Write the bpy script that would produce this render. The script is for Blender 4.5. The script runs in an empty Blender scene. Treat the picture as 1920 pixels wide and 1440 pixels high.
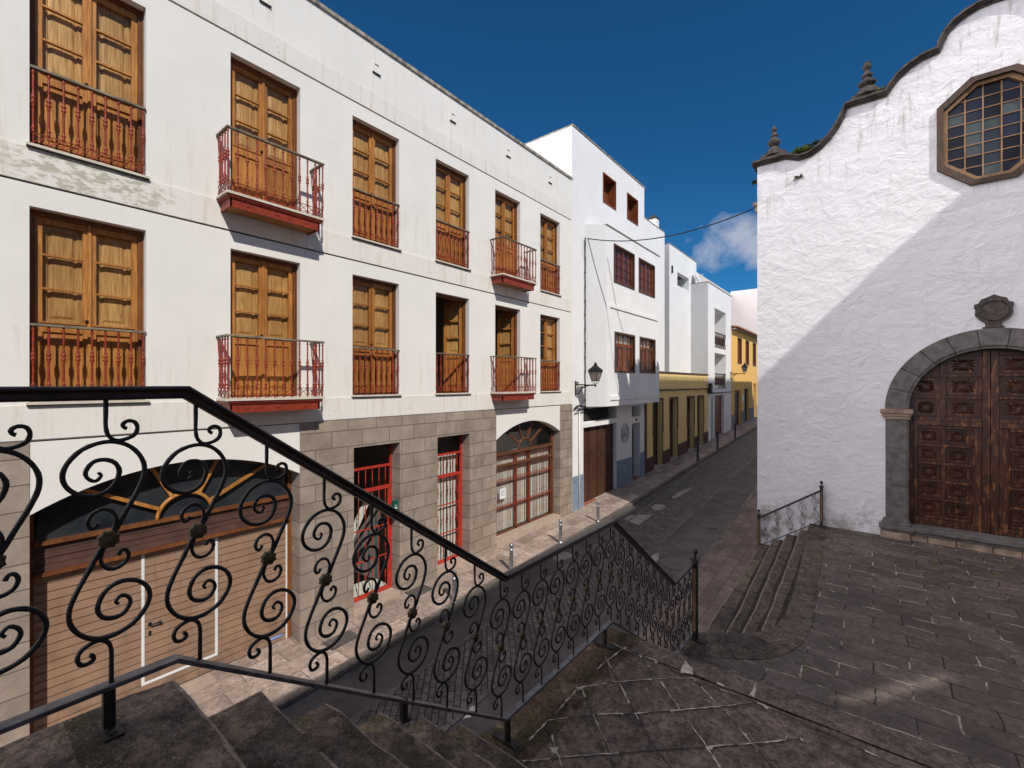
import bpy, bmesh, math, random
from mathutils import Vector, Matrix
from mathutils.geometry import tessellate_polygon
random.seed(7)
SC = bpy.context.scene
COL = SC.collection
PI = math.pi
R = math.radians

# ------------------------------------------------------------------ materials
def _n(nt, t, **k):
    n = nt.nodes.new(t)
    for a, v in k.items(): setattr(n, a, v)
    return n
def _rgba(c): return (c[0], c[1], c[2], 1)
class Mat:
    """small node graph builder; everything is driven by world position"""
    def __init__(s, name, rough=.8, metal=0, spec=.3):
        s.m = bpy.data.materials.new(name); s.m.use_nodes = True
        s.nt = s.m.node_tree; s.nt.nodes.clear()
        s.out = _n(s.nt, 'ShaderNodeOutputMaterial')
        s.b = _n(s.nt, 'ShaderNodeBsdfPrincipled')
        s.b.inputs['Roughness'].default_value = rough
        s.b.inputs['Metallic'].default_value = metal
        s.b.inputs['Specular IOR Level'].default_value = spec
        s.nt.links.new(s.b.outputs[0], s.out.inputs[0])
        s.geo = _n(s.nt, 'ShaderNodeNewGeometry')
        s.pos = s.geo.outputs['Position']
        s.height = None
    def L(s, a, b): s.nt.links.new(a, b)
    def mapped(s, sc=(1, 1, 1), rot=(0, 0, 0), vec=None, loc=(0, 0, 0)):
        m = _n(s.nt, 'ShaderNodeMapping')
        m.inputs['Scale'].default_value = sc; m.inputs['Rotation'].default_value = rot
        m.inputs['Location'].default_value = loc
        s.L(vec or s.pos, m.inputs['Vector']); return m.outputs[0]
    def swiz(s, order):
        a = _n(s.nt, 'ShaderNodeSeparateXYZ'); s.L(s.pos, a.inputs[0])
        c = _n(s.nt, 'ShaderNodeCombineXYZ')
        for i, ch in enumerate(order): s.L(a.outputs['XYZ'.index(ch)], c.inputs[i])
        return c.outputs[0]
    def noise(s, scale=5, detail=4, rough=.55, vec=None, dist=0):
        n = _n(s.nt, 'ShaderNodeTexNoise')
        n.inputs['Scale'].default_value = scale; n.inputs['Detail'].default_value = detail
        n.inputs['Roughness'].default_value = rough; n.inputs['Distortion'].default_value = dist
        s.L(vec or s.pos, n.inputs['Vector']); return n.outputs['Fac']
    def ramp(s, fac, stops):
        r = _n(s.nt, 'ShaderNodeValToRGB'); e = r.color_ramp.elements
        while len(e) < len(stops): e.new(.5)
        for q, (p, c) in zip(e, stops):
            q.position = p; q.color = _rgba(c) if isinstance(c, (tuple, list)) else (c, c, c, 1)
        s.L(fac, r.inputs[0]); return r.outputs[0]
    def rng(s, fac, a, b, lo=0, hi=1):
        m = _n(s.nt, 'ShaderNodeMapRange'); m.inputs[1].default_value = a; m.inputs[2].default_value = b
        m.inputs[3].default_value = lo; m.inputs[4].default_value = hi
        s.L(fac, m.inputs[0]); return m.outputs[0]
    def mul(s, a, b, op='MULTIPLY'):
        m = _n(s.nt, 'ShaderNodeMath', operation=op)
        for i, v in enumerate((a, b)):
            if isinstance(v, (int, float)): m.inputs[i].default_value = v
            else: s.L(v, m.inputs[i])
        return m.outputs[0]
    def mix(s, fac, a, b, mode='MIX'):
        m = _n(s.nt, 'ShaderNodeMix', data_type='RGBA', blend_type=mode)
        for i, v in ((0, fac), (6, a), (7, b)):
            if isinstance(v, (int, float)): m.inputs[i].default_value = v
            elif isinstance(v, (tuple, list)): m.inputs[i].default_value = _rgba(v)
            else: s.L(v, m.inputs[i])
        return m.outputs[2]
    def col(s, c):
        if isinstance(c, (tuple, list)): s.b.inputs['Base Color'].default_value = _rgba(c)
        else: s.L(c, s.b.inputs['Base Color'])
        return s
    def bump(s, h, strength=.3, dist=.02):
        b = _n(s.nt, 'ShaderNodeBump'); b.inputs['Strength'].default_value = strength
        b.inputs['Distance'].default_value = dist
        s.L(h, b.inputs['Height'])
        if s.height is not None: s.L(s.height, b.inputs['Normal'])
        s.height = b.outputs[0]; s.L(s.height, s.b.inputs['Normal']); return s
    def brick(s, vec, w, h, mortar=.01, c1=(1, 1, 1), c2=(.7, .7, .7), cm=(.3, .3, .3), off=.5, smooth=.1):
        b = _n(s.nt, 'ShaderNodeTexBrick'); b.offset = off; b.squash = 1
        b.inputs['Scale'].default_value = 1; b.inputs['Mortar Size'].default_value = mortar
        b.inputs['Mortar Smooth'].default_value = smooth
        b.inputs['Brick Width'].default_value = w; b.inputs['Row Height'].default_value = h
        b.inputs['Color1'].default_value = _rgba(c1); b.inputs['Color2'].default_value = _rgba(c2)
        b.inputs['Mortar'].default_value = _rgba(cm)
        s.L(vec, b.inputs['Vector']); return b.outputs['Color'], b.outputs['Fac']

def simple(name, c, var=.2, scale=8, rough=.7, metal=0, bump=.15, bs=40, spec=.3, c2=None, detail=4):
    m = Mat(name, rough, metal, spec)
    f = m.noise(scale, detail)
    a = tuple(v * (1 - var) for v in c); b = c2 or tuple(min(1, v * (1 + var)) for v in c)
    m.col(m.ramp(f, [(.32, a), (.68, b)]))
    if bump: m.bump(m.noise(bs, 5, .65), bump, .006)
    return m.m

def plaster(name, base, stain=(.55, .43, .32), rough_bump=.15, amt=.5, course=True, big=0, axis='y', patch=False, base_dirt=False):
    m = Mat(name, .9, 0, .15)
    f = m.noise(1.3, 6, .6)
    c = m.ramp(f, [(.3, tuple(v * .93 for v in base)), (.7, base)])
    sc = (1, 9, .8) if axis == 'y' else (9, 1, .8)
    st = m.noise(1.0, 7, .68, m.mapped(sc))
    sm = m.rng(st, .53, .75, 0, amt)
    if course:       # run-off dirt below each string course, a stain with its own shape
        sep = _n(m.nt, 'ShaderNodeSeparateXYZ'); m.L(m.pos, sep.inputs[0])
        w = m.mul(m.mul(sep.outputs[2], .83, 'ADD'), 2.98, 'MODULO')
        w = m.rng(w, 1.75, 2.05, 0, 1)
        w = m.mul(w, .85); w = m.mul(w, .2, 'ADD')
        sm = m.mul(sm, w)
    c = m.mix(sm, c, stain)
    sp = m.rng(m.noise(3.1, 8, .7), .66, .72, 0, .35)
    c = m.mix(sp, c, tuple(v * .72 for v in base))
    if patch:      # flaking patch below the first upper window
        sep = _n(m.nt, 'ShaderNodeSeparateXYZ'); m.L(m.pos, sep.inputs[0])
        a = m.mul(m.mul(sep.outputs[1], 1.15, 'SUBTRACT'), 1.15); q = m.mul(m.mul(sep.outputs[2], 7.0, 'SUBTRACT'), 3.6)
        d = m.mul(m.mul(a, a), m.mul(q, q), 'ADD')
        k = m.mul(m.rng(d, .4, 1.3, 1, 0), m.rng(m.noise(6, 8, .7, m.mapped((1, 1, 2.2))), .47, .54, 0, 1))
        c = m.mix(m.mul(k, .8), c, (.40, .385, .29))
        fl = m.mul(m.rng(m.noise(1.1, 3, .5), .5, .6, 0, 1), m.rng(m.noise(16, 6, .7), .60, .64, 0, .7)); c = m.mix(fl, c, (.50, .47, .40))
    if base_dirt:
        sep = _n(m.nt, 'ShaderNodeSeparateXYZ'); m.L(m.pos, sep.inputs[0])
        k = m.mul(m.rng(sep.outputs[2], 1.2, 1.85, 1, 0), m.rng(m.noise(5, 8, .72), .47, .60, 0, .9)); c = m.mix(k, c, (.24, .22, .18))
        k = m.mul(m.rng(sep.outputs[2], 7.6, 10.2, 0, 1), m.rng(m.noise(1.6, 8, .72, m.mapped((5, 1, .55), loc=(2, 0, 1))), .54, .68, 0, .85)); c = m.mix(k, c, (.30, .26, .21))
        k = m.rng(m.noise(30, 6, .7), .68, .72, 0, .5); c = m.mix(k, c, (.35, .33, .30))
    m.col(c)
    if big:
        m.bump(m.noise(3.0, 7, .62, m.mapped((1, 1, 1.15)), .4), big, .12)
    m.bump(m.noise(38, 4, .6), rough_bump, .01)
    return m.m

M = {}
M['plaster'] = plaster('warm_white_plaster', (.81, .785, .735), amt=.38)
M['course'] = plaster('stained_plaster_band', (.79, .75, .695), stain=(.50, .40, .30), amt=.7, course=False, patch=True)
M['plaster2'] = plaster('clean_white_plaster', (.82, .81, .80), stain=(.6, .57, .53), amt=.3, course=False)
M['plaster3'] = plaster('grey_white_plaster', (.74, .74, .74), stain=(.5, .48, .45), amt=.35, course=False)
M['church'] = plaster('lumpy_limewash', (.655, .66, .675), stain=(.52, .48, .43), amt=.22, course=False, big=.45, rough_bump=.45, axis='x', base_dirt=True)
M['side_shade_grey'] = plaster('side_shade_plaster', (.50, .50, .505), stain=(.36, .35, .33), amt=.4, course=False)  # side walls greyed for shade in the colour; the emblem borrows the tone
M['splay_shade'] = plaster('shaded_white_plaster', (.66, .66, .655), stain=(.5, .48, .45), amt=.3, course=False)  # white plaster greyed to paint the shade on oriel splay and house side
M['pink'] = plaster('pale_pink_plaster', (.72, .66, .64), amt=.2, course=False)
M['yellow'] = plaster('pale_yellow_plaster', (.84, .62, .27), stain=(.45, .36, .16), amt=.35, course=False)
M['ochre'] = plaster('ochre_plaster', (.82, .50, .16), stain=(.5, .33, .1), amt=.3, course=False)
M['blue'] = simple('blue_grey_paint', (.20, .26, .34), .15, 5, .7)
M['dado'] = simple('dark_brown_paint', (.09, .045, .035), .25, 5, .7)
M['greydado'] = simple('grey_dado_paint', (.25, .22, .20), .2, 5, .8)
M['gap'] = simple('dark_joint', (.03, .028, .026), .2, 5, .9)
M['room'] = simple('dim_room_paint', (.30, .28, .25), .1, 2, .9)

def stone_blocks(name, base, vec_order, w=.62, h=.30, mortar=.007, cm=None, loc=(0, 0, 0), warm=True):
    m = Mat(name, .88, 0, .2)
    v = m.mapped((1, 1, 1), vec=m.swiz(vec_order), loc=loc)
    c, f = m.brick(v, w, h, mortar, (1, 1, 1), (.80, .79, .78), (1, 1, 1))
    n1 = m.noise(2.2, 6, .65); n2 = m.noise(60, 3, .7)
    b = m.ramp(n1, [(.3, tuple(x * .72 for x in base)), (.7, tuple(x * 1.2 for x in base))])
    b = m.mix(1.0, b, c, 'MULTIPLY')
    b = m.mix(m.rng(n2, .58, .72, 0, .5), b, tuple(x * .45 for x in base))
    b = m.mix(m.rng(m.noise(9, 3, .5), .70, .74, 0, .5), b, tuple(min(1, x * 1.9) for x in base))
    b = m.mix(f, b, cm or tuple(x * .42 for x in base))
    m.col(b)
    h_ = m.mul(m.mul(f, -.7), m.mul(n2, .35), 'ADD')
    m.bump(h_, .9, .02)
    return m.m
M['cladding'] = stone_blocks('grey_brown_stone_blocks', (.36, .292, .24), 'YZX')
M['cladding_side'] = stone_blocks('stone_blocks_reveal', (.37, .305, .265), 'XZY', w=.9)
M['basalt'] = simple('dark_basalt_trim', (.062, .053, .048), .45, 9, .85, bump=.5, bs=70)
M['sillstone'] = simple('pink_sill_stone', (.42, .32, .26), .12, 6, .85)
M['voussoir'] = simple('grey_voussoir_stone', (.115, .105, .10), .3, 7, .85, bump=.5, bs=60)
M['oldplinth'] = simple('tan_plinth_stone', (.26, .20, .15), .4, 5, .9, bump=.5, bs=30)

def wood(name, c1, c2, grain=(14, 14, 1.1), rough=.5, spec=.35, weather=None, wamt=.0):
    m = Mat(name, rough, 0, spec)
    v = m.mapped(grain)
    n = m.noise(3.2, 5, .6, v, .6)
    c = m.ramp(n, [(.30, c1), (.5, tuple((a + b) / 2 for a, b in zip(c1, c2))), (.70, c2)])
    n2 = m.noise(1.6, 3, .5)
    c = m.mix(m.rng(n2, .35, .7, 0, .35), c, tuple(x * .6 for x in c1))
    c = m.mix(m.rng(m.noise(.9, 4, .7, m.mapped((1, 1, .5), loc=(4, 2, 1))), .5, .62, 0, .45), c, tuple(x * .9 for x in c1))
    if weather: c = m.mix(m.rng(m.noise(5, 5, .7, m.mapped((3, 3, .8))), .52, .62, 0, wamt), c, weather)
    oi = _n(m.nt, 'ShaderNodeObjectInfo'); cr = m.ramp(oi.outputs['Random'], [(0, (.74, .72, .70)), (.5, (.95, .93, .92)), (1, (1.0, 1.0, 1.0))])
    c = m.mix(1.0, c, cr, 'MULTIPLY')
    m.col(c); m.bump(n, .25, .004)
    return m.m
M['wood'] = wood('honey_oak', (.30, .108, .022), (.64, .295, .072))
M['frame'] = wood('brown_oak_frame', (.12, .038, .011), (.29, .105, .030))
M['shutter'] = wood('pale_oak_shutter', (.40, .18, .045), (.88, .53, .18), grain=(16, 16, .9))
M['octwood'] = wood('weathered_dark_frame', (.03, .02, .014), (.10, .065, .042), rough=.7)
M['octbar'] = wood('tan_glazing_bar', (.22, .12, .055), (.42, .26, .14), rough=.7)
M['darkwood'] = wood('dark_red_brown_joinery', (.048, .022, .014), (.12, .052, .030))
M['redwood'] = wood('varnished_red_wood', (.13, .032, .012), (.34, .10, .03))
M['shopframe'] = wood('dark_brown_shop_joinery', (.09, .034, .016), (.22, .085, .036))
M['railwood'] = wood('weathered_grey_handrail', (.10, .085, .06), (.34, .28, .20), grain=(6, 2, 6), rough=.7)
M['churchdoor'] = wood('old_carved_chestnut', (.022, .008, .005), (.075, .028, .015), rough=.42, weather=(.30, .12, .038), wamt=.55, grain=(9, 9, 1.2))
M['carving'] = wood('deep_carved_panel', (.022, .010, .008), (.085, .030, .018), rough=.35)
M['garage'] = simple('brown_slat_metal', (.28, .155, .095), .12, 3, .55, bump=.1)
m = Mat('brown_slat_metal_scuffed', .5, 0, .35)
c = m.ramp(m.noise(3, 5), [(.35, (.27, .165, .108)), (.65, (.335, .21, .14))])
sp_ = _n(m.nt, 'ShaderNodeSeparateXYZ'); m.L(m.pos, sp_.inputs[0])
c = m.mix(m.mul(m.rng(sp_.outputs[2], .05, .8, 1, 0), m.rng(m.noise(7, 7, .7), .42, .62, 0, .8)), c, (.14, .10, .075))
c = m.mix(m.rng(m.noise(2.2, 6, .7, m.mapped((1, 6, .7))), .56, .68, 0, .4), c, (.17, .105, .07))
m.col(c); M['garage'] = m.m
M['garagewhite'] = simple('white_aluminium_strip', (.72, .72, .70), .05, 5, .4)
M['red'] = simple('oxide_red_paint', (.25, .033, .013), .22, 14, .45, bump=.1, spec=.4)
M['brightred'] = simple('bright_red_paint', (.42, .035, .02), .2, 10, .45, bump=.1, spec=.4)
M['sill'] = simple('cream_sill', (.62, .56, .46), .12, 8, .8)
M['iron'] = simple('black_wrought_iron', (.016, .015, .015), .5, 30, .48, metal=.3, bump=.6, bs=70, spec=.5)
M['railiron'] = simple('dark_brown_black_handrail_paint', (.026, .018, .017), .5, 14, .36, metal=.1, bump=.15, bs=60, spec=.55)
M['flatiron'] = simple('worn_steel_bar', (.10, .10, .108), .5, 18, .42, metal=.3, bump=.2, spec=.5)
M['brass'] = simple('tarnished_brass_rosette', (.075, .062, .035), .4, 30, .5, metal=.5, bump=.3)
M['postpanel'] = simple('brown_post_panel', (.14, .085, .045), .3, 12, .5)
M['steel'] = simple('galvanised_steel', (.34, .34, .35), .25, 15, .42, metal=.7, spec=.5)
M['darksteel'] = simple('dark_painted_bollard', (.05, .05, .055), .25, 15, .5, metal=.3)
M['lampblack'] = simple('black_lamp_metal', (.014, .014, .014), .3, 15, .45, metal=.2)
M['rust'] = simple('rusty_bracket_metal', (.05, .024, .016), .5, 25, .6, metal=.3)
M['lampglass'] = simple('dusty_lamp_glass', (.24, .21, .18), .15, 8, .3, spec=.5)
M['cable'] = simple('black_cable', (.012, .012, .012), .2, 8, .6)
M['greybox'] = simple('green_mailbox_paint', (.012, .09, .06), .2, 8, .4)
M['paper'] = simple('white_paper', (.78, .80, .80), .04, 8, .8)
M['ink'] = simple('grey_ink', (.25, .28, .32), .1, 8, .8)
M['bluetag'] = simple('blue_tag', (.04, .12, .5), .1, 8, .5)
M['blind'] = simple('cream_vertical_blind', (.74, .70, .58), .05, 6, .7)
M['leafgreen'] = simple('weed_leaf', (.075, .12, .02), .5, 20, .6, c2=(.17, .22, .04))
M['drygreen'] = simple('dry_weed', (.10, .085, .03), .5, 20, .7, c2=(.10, .15, .03))
M['tile'] = simple('terracotta_tile', (.30, .12, .07), .4, 12, .85)
M['cap'] = simple('stained_parapet_cap', (.30, .27, .22), .5, 7, .9)
M['dish'] = simple('white_dish', (.75, .75, .75), .05, 5, .4)
def glass(name, tint=(.9, .93, .95), refl=.02):
    m = Mat(name); nt = m.nt
    t = _n(nt, 'ShaderNodeBsdfTransparent'); t.inputs[0].default_value = _rgba(tint)
    g = _n(nt, 'ShaderNodeBsdfGlossy'); g.inputs['Roughness'].default_value = .03
    g.inputs[0].default_value = (.9, .9, .9, 1)
    fr = _n(nt, 'ShaderNodeLayerWeight')
    a = m.mul(m.mul(m.mul(fr.outputs['Facing'], 3.0, 'POWER'), .45), refl, 'ADD')
    x = _n(nt, 'ShaderNodeMixShader'); m.L(a, x.inputs[0]); m.L(t.outputs[0], x.inputs[1]); m.L(g.outputs[0], x.inputs[2])
    m.L(x.outputs[0], m.out.inputs[0]); return m.m
M['glass'] = glass('clear_window_glass')
m = Mat('dark_window_glass', .12, 0, .6)
m.col(m.ramp(m.noise(2, 2), [(.4, (.012, .016, .022)), (.6, (.03, .035, .04))])); M['darkglass'] = m.m
m = Mat('old_leaded_glass', .3, 0, .2)
wn = _n(m.nt, 'ShaderNodeTexWhiteNoise')
sn = _n(m.nt, 'ShaderNodeVectorMath', operation='SNAP'); sn.inputs[1].default_value = (.25, 50, .2215)
m.L(m.mapped(loc=(-.0745, 0, -.0875)), sn.inputs[0]); m.L(sn.outputs[0], wn.inputs['Vector'])
m.col(m.ramp(wn.outputs['Value'], [(.25, (.004, .005, .010)), (.45, (.010, .014, .034)), (.65, (.03, .042, .046)), (.9, (.055, .072, .075))])); M['octglass'] = m.m

# ---- ground materials
def weathered(m, c, base):
    c = m.mix(m.rng(m.noise(2.3, 8, .72), .50, .66, 0, .75), c, tuple(x * .35 for x in base))
    c = m.mix(m.rng(m.noise(11, 6, .7), .60, .70, 0, .45), c, tuple(min(1, x * 2.3) for x in base))
    return c
def paving(name, base, w, h, order='YXZ', mortar=.008, cm=None, rot=0, light_mortar=None, stain=.9, bump=.5, distort=0):
    m = Mat(name, .72, 0, .35)
    v = m.mapped((1, 1, 1), rot=(0, 0, rot), vec=m.swiz(order))
    if distort:
        nz = _n(m.nt, 'ShaderNodeTexNoise'); nz.inputs['Scale'].default_value = 2.2; nz.inputs['Detail'].default_value = 5
        m.L(m.pos, nz.inputs['Vector'])
        ms = _n(m.nt, 'ShaderNodeVectorMath', operation='MULTIPLY_ADD')
        m.L(nz.outputs['Color'], ms.inputs[0]); ms.inputs[1].default_value = (distort, distort, 0); m.L(v, ms.inputs[2])
        v = ms.outputs[0]
    c, f = m.brick(v, w, h, mortar, (1, 1, 1), (.56, .54, .53), (1, 1, 1))
    n1 = m.noise(3, 7, .68)
    b = m.ramp(n1, [(.3, tuple(x * .6 for x in base)), (.7, tuple(x * 1.25 for x in base))])
    b = m.mix(1.0, b, c, 'MULTIPLY')
    if stain: b = m.mix(m.rng(m.noise(1.15, 9, .72), .52, .63, 0, stain), b, tuple(x * .28 for x in base))
    b = m.mix(m.rng(m.noise(45, 3, .7), .6, .72, 0, .4), b, tuple(min(1, x * 1.8) for x in base))
    b = m.mix(m.rng(m.noise(14, 9, .8), .40, .56, .65, 0), b, tuple(x * .28 for x in base))
    if light_mortar:
        k = m.mul(f, m.rng(m.noise(2.6, 6, .65), .49, .60, 0, .9))
        b = m.mix(f, b, tuple(x * .14 for x in base)); b = m.mix(k, b, light_mortar)
    else: b = m.mix(f, b, cm or tuple(x * .3 for x in base))
    m.col(b)
    m.bump(m.mul(m.mul(f, -.8), m.mul(m.noise(35, 4, .7), .6), 'ADD'), bump, .014)
    return m.m
M['pave_pink'] = paving('pink_pavement_slabs', (.58, .45, .375), .62, .36, stain=.6)
M['pave_right'] = paving('red_brown_pavement_slabs', (.27, .195, .17), .45, .26, stain=.55)
M['kerb'] = paving('grey_kerb_stone', (.22, .19, .165), .75, .4, stain=.5)
M['cobble'] = paving('herringbone_setts', (.21, .188, .172), .20, .095, rot=R(42), mortar=.008, stain=.4, bump=.9, cm=(.018, .016, .014))
M['plaza'] = paving('basalt_plaza_slabs', (.150, .120, .105), .64, .31, order='XYZ', mortar=.009, light_mortar=(.40, .35, .30), stain=.6, distort=.09)
m = Mat('old_asphalt', .88, 0, .3)
b = m.ramp(m.noise(1.2, 7, .7), [(.3, (.055, .048, .044)), (.7, (.15, .133, .122))])
b = m.mix(m.rng(m.noise(120, 2, .7), .6, .72, 0, .6), b, (.16, .15, .14))
b = m.mix(m.rng(m.noise(.8, 8, .75), .60, .63, 0, .6), b, (.10, .09, .085))
m.col(b); m.bump(m.noise(90, 4, .7), .6, .008); M['asphalt'] = m.m
M['patch'] = simple('pale_mortar_sun_patch', (.30, .26, .235), .35, 9, .9, bump=.5)
def steps_mat(name, base, lich=.8, moss=.8, back=0):
    m = Mat(name, .92, 0, .2)
    c = m.ramp(m.noise(6, 9, .75), [(.36, tuple(x * .40 for x in base)), (.5, base), (.64, tuple(x * 1.6 for x in base))])
    c = m.mix(m.rng(m.noise(28, 8, .78), .40, .56, .75, 0), c, tuple(x * .22 for x in base))
    c = m.mix(m.rng(m.noise(4.2, 8, .70, m.mapped(loc=(3, 1, 0))), .57, .62, 0, lich), c, (.27, .215, .155))
    mo_ = m.rng(m.noise(3.4, 9, .74, m.mapped(loc=(9, 4, 2))), .52, .60, 0, moss)
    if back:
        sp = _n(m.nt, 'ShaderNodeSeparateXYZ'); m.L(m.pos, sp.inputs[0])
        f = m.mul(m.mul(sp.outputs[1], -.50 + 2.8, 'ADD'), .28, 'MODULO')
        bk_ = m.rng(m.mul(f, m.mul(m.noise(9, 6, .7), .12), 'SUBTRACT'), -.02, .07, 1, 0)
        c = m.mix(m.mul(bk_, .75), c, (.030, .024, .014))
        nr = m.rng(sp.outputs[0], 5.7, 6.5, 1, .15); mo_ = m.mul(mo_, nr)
    c = m.mix(mo_, c, (.045, .050, .012))
    c = m.mix(m.rng(m.noise(110, 3, .7), .58, .68, 0, .6), c, (.34, .29, .25))
    m.col(c); m.bump(m.noise(14, 8, .72), .8, .03); m.bump(m.noise(90, 3, .7), .4, .006)
    return m.m
M['riser_shade'] = simple('dark_riser_shade', (.034, .027, .022), .4, 12, .95, bump=.4)  # dark tone for the shade painted beside the risers
M['worn'] = simple('worn_step_edge', (.21, .17, .14), .5, 30, .9, bump=.5)
M['slab1'] = steps_mat('dark_tread_slab', (.085, .068, .06), .2, .15)
M['slab2'] = steps_mat('brown_tread_slab', (.125, .10, .084), .1, .05)
M['slab3'] = steps_mat('tan_tread_slab', (.19, .15, .11), .1, .03)
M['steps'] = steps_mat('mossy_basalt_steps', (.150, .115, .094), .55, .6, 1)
M['landing'] = steps_mat('dark_basalt_slabs', (.150, .116, .098), .2, .12)
M['edge'] = steps_mat('mossy_basalt_border', (.092, .062, .042), .4, .4)
M['mortar'] = simple('chalky_mortar', (.42, .37, .31), .35, 25, .95, bump=.5)
M['soil'] = simple('bare_ground', (.12, .10, .08), .3, 1, .95)
M['hatch'] = simple('cast_iron_cover', (.13, .11, .10), .35, 20, .6, metal=.3)

# ------------------------------------------------------------------ mesh builder
class MB:
    def __init__(s): s.v = []; s.f = []; s.mi = []; s.sm = []; s.cur = 0
    def q(s, pts, mi=None, sm=False):
        i = len(s.v); s.v += [tuple(p) for p in pts]; s.f.append(tuple(range(i, i + len(pts))))
        s.mi.append(s.cur if mi is None else mi); s.sm.append(sm)
    def box(s, x0, x1, y0, y1, z0, z1, mi=None):
        x0, x1 = sorted((x0, x1)); y0, y1 = sorted((y0, y1)); z0, z1 = sorted((z0, z1))
        i = len(s.v)
        s.v += [(x, y, z) for z in (z0, z1) for x, y in ((x0, y0), (x1, y0), (x1, y1), (x0, y1))]
        for a in ((0, 3, 2, 1), (4, 5, 6, 7), (0, 1, 5, 4), (1, 2, 6, 5), (2, 3, 7, 6), (3, 0, 4, 7)):
            s.f.append(tuple(i + k for k in a)); s.mi.append(s.cur if mi is None else mi); s.sm.append(False)
        return s
    def obox(s, a, b, wx, wz, up=(0, 0, 1), mi=None):
        """bar of section wx * wz from a to b"""
        a = Vector(a); b = Vector(b); d = (b - a).normalized(); u = Vector(up)
        r = d.cross(u)
        if r.length < 1e-4: r = d.cross(Vector((1, 0, 0)))
        r.normalize(); u = r.cross(d)
        i = len(s.v)
        for p in (a, b):
            for e, g in ((-1, -1), (1, -1), (1, 1), (-1, 1)): s.v.append(tuple(p + r * (e * wx / 2) + u * (g * wz / 2)))
        for q in ((0, 1, 2, 3), (7, 6, 5, 4), (0, 4, 5, 1), (1, 5, 6, 2), (2, 6, 7, 3), (3, 7, 4, 0)):
            s.f.append(tuple(i + k for k in q)); s.mi.append(s.cur if mi is None else mi); s.sm.append(False)
        return s
    def tube(s, pts, r, n=6, mi=None, cap=True, up=None):
        pts = [Vector(p) for p in pts]; N = len(pts)
        rr = r if isinstance(r, (list, tuple)) else [r] * N
        i0 = len(s.v); prev = Vector(up) if up else None
        for k, p in enumerate(pts):
            d = (pts[min(k + 1, N - 1)] - pts[max(k - 1, 0)]).normalized()
            if prev is None:
                prev = Vector((0, 0, 1)) if abs(d.z) < .9 else Vector((1, 0, 0))
            u = (prev - d * prev.dot(d)).normalized(); w = d.cross(u); prev = u
            for j in range(n):
                a = 2 * PI * j / n
                s.v.append(tuple(p + (u * math.cos(a) + w * math.sin(a)) * rr[k]))
        for k in range(N - 1):
            for j in range(n):
                a = i0 + k * n + j; b = i0 + k * n + (j + 1) % n
                s.f.append((a, b, b + n, a + n)); s.mi.append(s.cur if mi is None else mi); s.sm.append(True)
        if cap:
            for st in (i0, i0 + (N - 1) * n):
                s.f.append(tuple(range(st, st + n))); s.mi.append(s.cur if mi is None else mi); s.sm.append(False)
        return s
    def lathe(s, c, prof, n=10, mi=None, sm=True):
        i0 = len(s.v)
        for r, z in prof:
            for j in range(n):
                a = 2 * PI * j / n; s.v.append((c[0] + r * math.cos(a), c[1] + r * math.sin(a), c[2] + z))
        for k in range(len(prof) - 1):
            for j in range(n):
                a = i0 + k * n + j; b = i0 + k * n + (j + 1) % n
                s.f.append((a, b, b + n, a + n)); s.mi.append(s.cur if mi is None else mi); s.sm.append(sm)
        for st in (i0, i0 + (len(prof) - 1) * n):
            s.f.append(tuple(range(st, st + n))); s.mi.append(s.cur if mi is None else mi); s.sm.append(False)
        return s
    def plate(s, loop, holes=(), ax='x', c=0., d=0., mi=None, rmi=None, sides=True, both=False):
        """flat polygon with holes on plane ax=c; d = thickness (signed) for the reveals and rim.
        loop points are (y,z) for ax x, (x,z) for ax y, (x,y) for ax z"""
        def P(p, cc):
            return {'x': (cc, p[0], p[1]), 'y': (p[0], cc, p[1]), 'z': (p[0], p[1], cc)}[ax]
        loops = [loop] + list(holes)
        flat = [p for l in loops for p in l]
        tris = tessellate_polygon([[Vector((p[0], p[1], 0)) for p in l] for l in loops])
        mi = s.cur if mi is None else mi
        rmi = mi if rmi is None else rmi
        for cc in ((c, c + d) if (both and d) else (c,)):
            i = len(s.v); s.v += [P(p, cc) for p in flat]
            for t in tris:
                s.f.append(tuple(i + k for k in t)); s.mi.append(mi); s.sm.append(False)
        if d:
            for li, l in enumerate(loops):
                if li == 0 and not sides: continue
                for k in range(len(l)):
                    a, b = l[k], l[(k + 1) % len(l)]
                    s.q([P(a, c), P(b, c), P(b, c + d), P(a, c + d)], rmi if li else mi)
        return s
    def build(s, name, mats, parent=None, loc=None, world=True, bevel=0, recalc=True):
        if not isinstance(mats, (list, tuple)): mats = [mats]
        o_ = Vector((0, 0, 0))
        if parent is not None and world:
            p = parent
            while p is not None: o_ += p.location; p = p.parent
        if loc is not None: o_ += Vector(loc)
        me = bpy.data.meshes.new(name)
        me.from_pydata([tuple(Vector(v) - o_) for v in s.v], [], s.f)
        for q in mats: me.materials.append(M[q] if isinstance(q, str) else q)
        for p, k, sm in zip(me.polygons, s.mi, s.sm): p.material_index = k; p.use_smooth = sm
        if recalc:
            bm = bmesh.new(); bm.from_mesh(me); bmesh.ops.recalc_face_normals(bm, faces=bm.faces); bm.to_mesh(me); bm.free()
        o = bpy.data.objects.new(name, me); COL.objects.link(o)
        if loc is not None: o.location = loc
        if parent is not None: o.parent = parent
        if bevel:
            b = o.modifiers.new('bevel', 'BEVEL'); b.width = bevel; b.segments = 2; b.limit_method = 'ANGLE'
        return o
def arc(cx, cz, r, a0, a1, n):
    return [(cx + r * math.cos(a0 + (a1 - a0) * k / n), cz + r * math.sin(a0 + (a1 - a0) * k / n)) for k in range(n + 1)]
def rect(a, b, c, d): return [(a, c), (b, c), (b, d), (a, d)]
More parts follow.
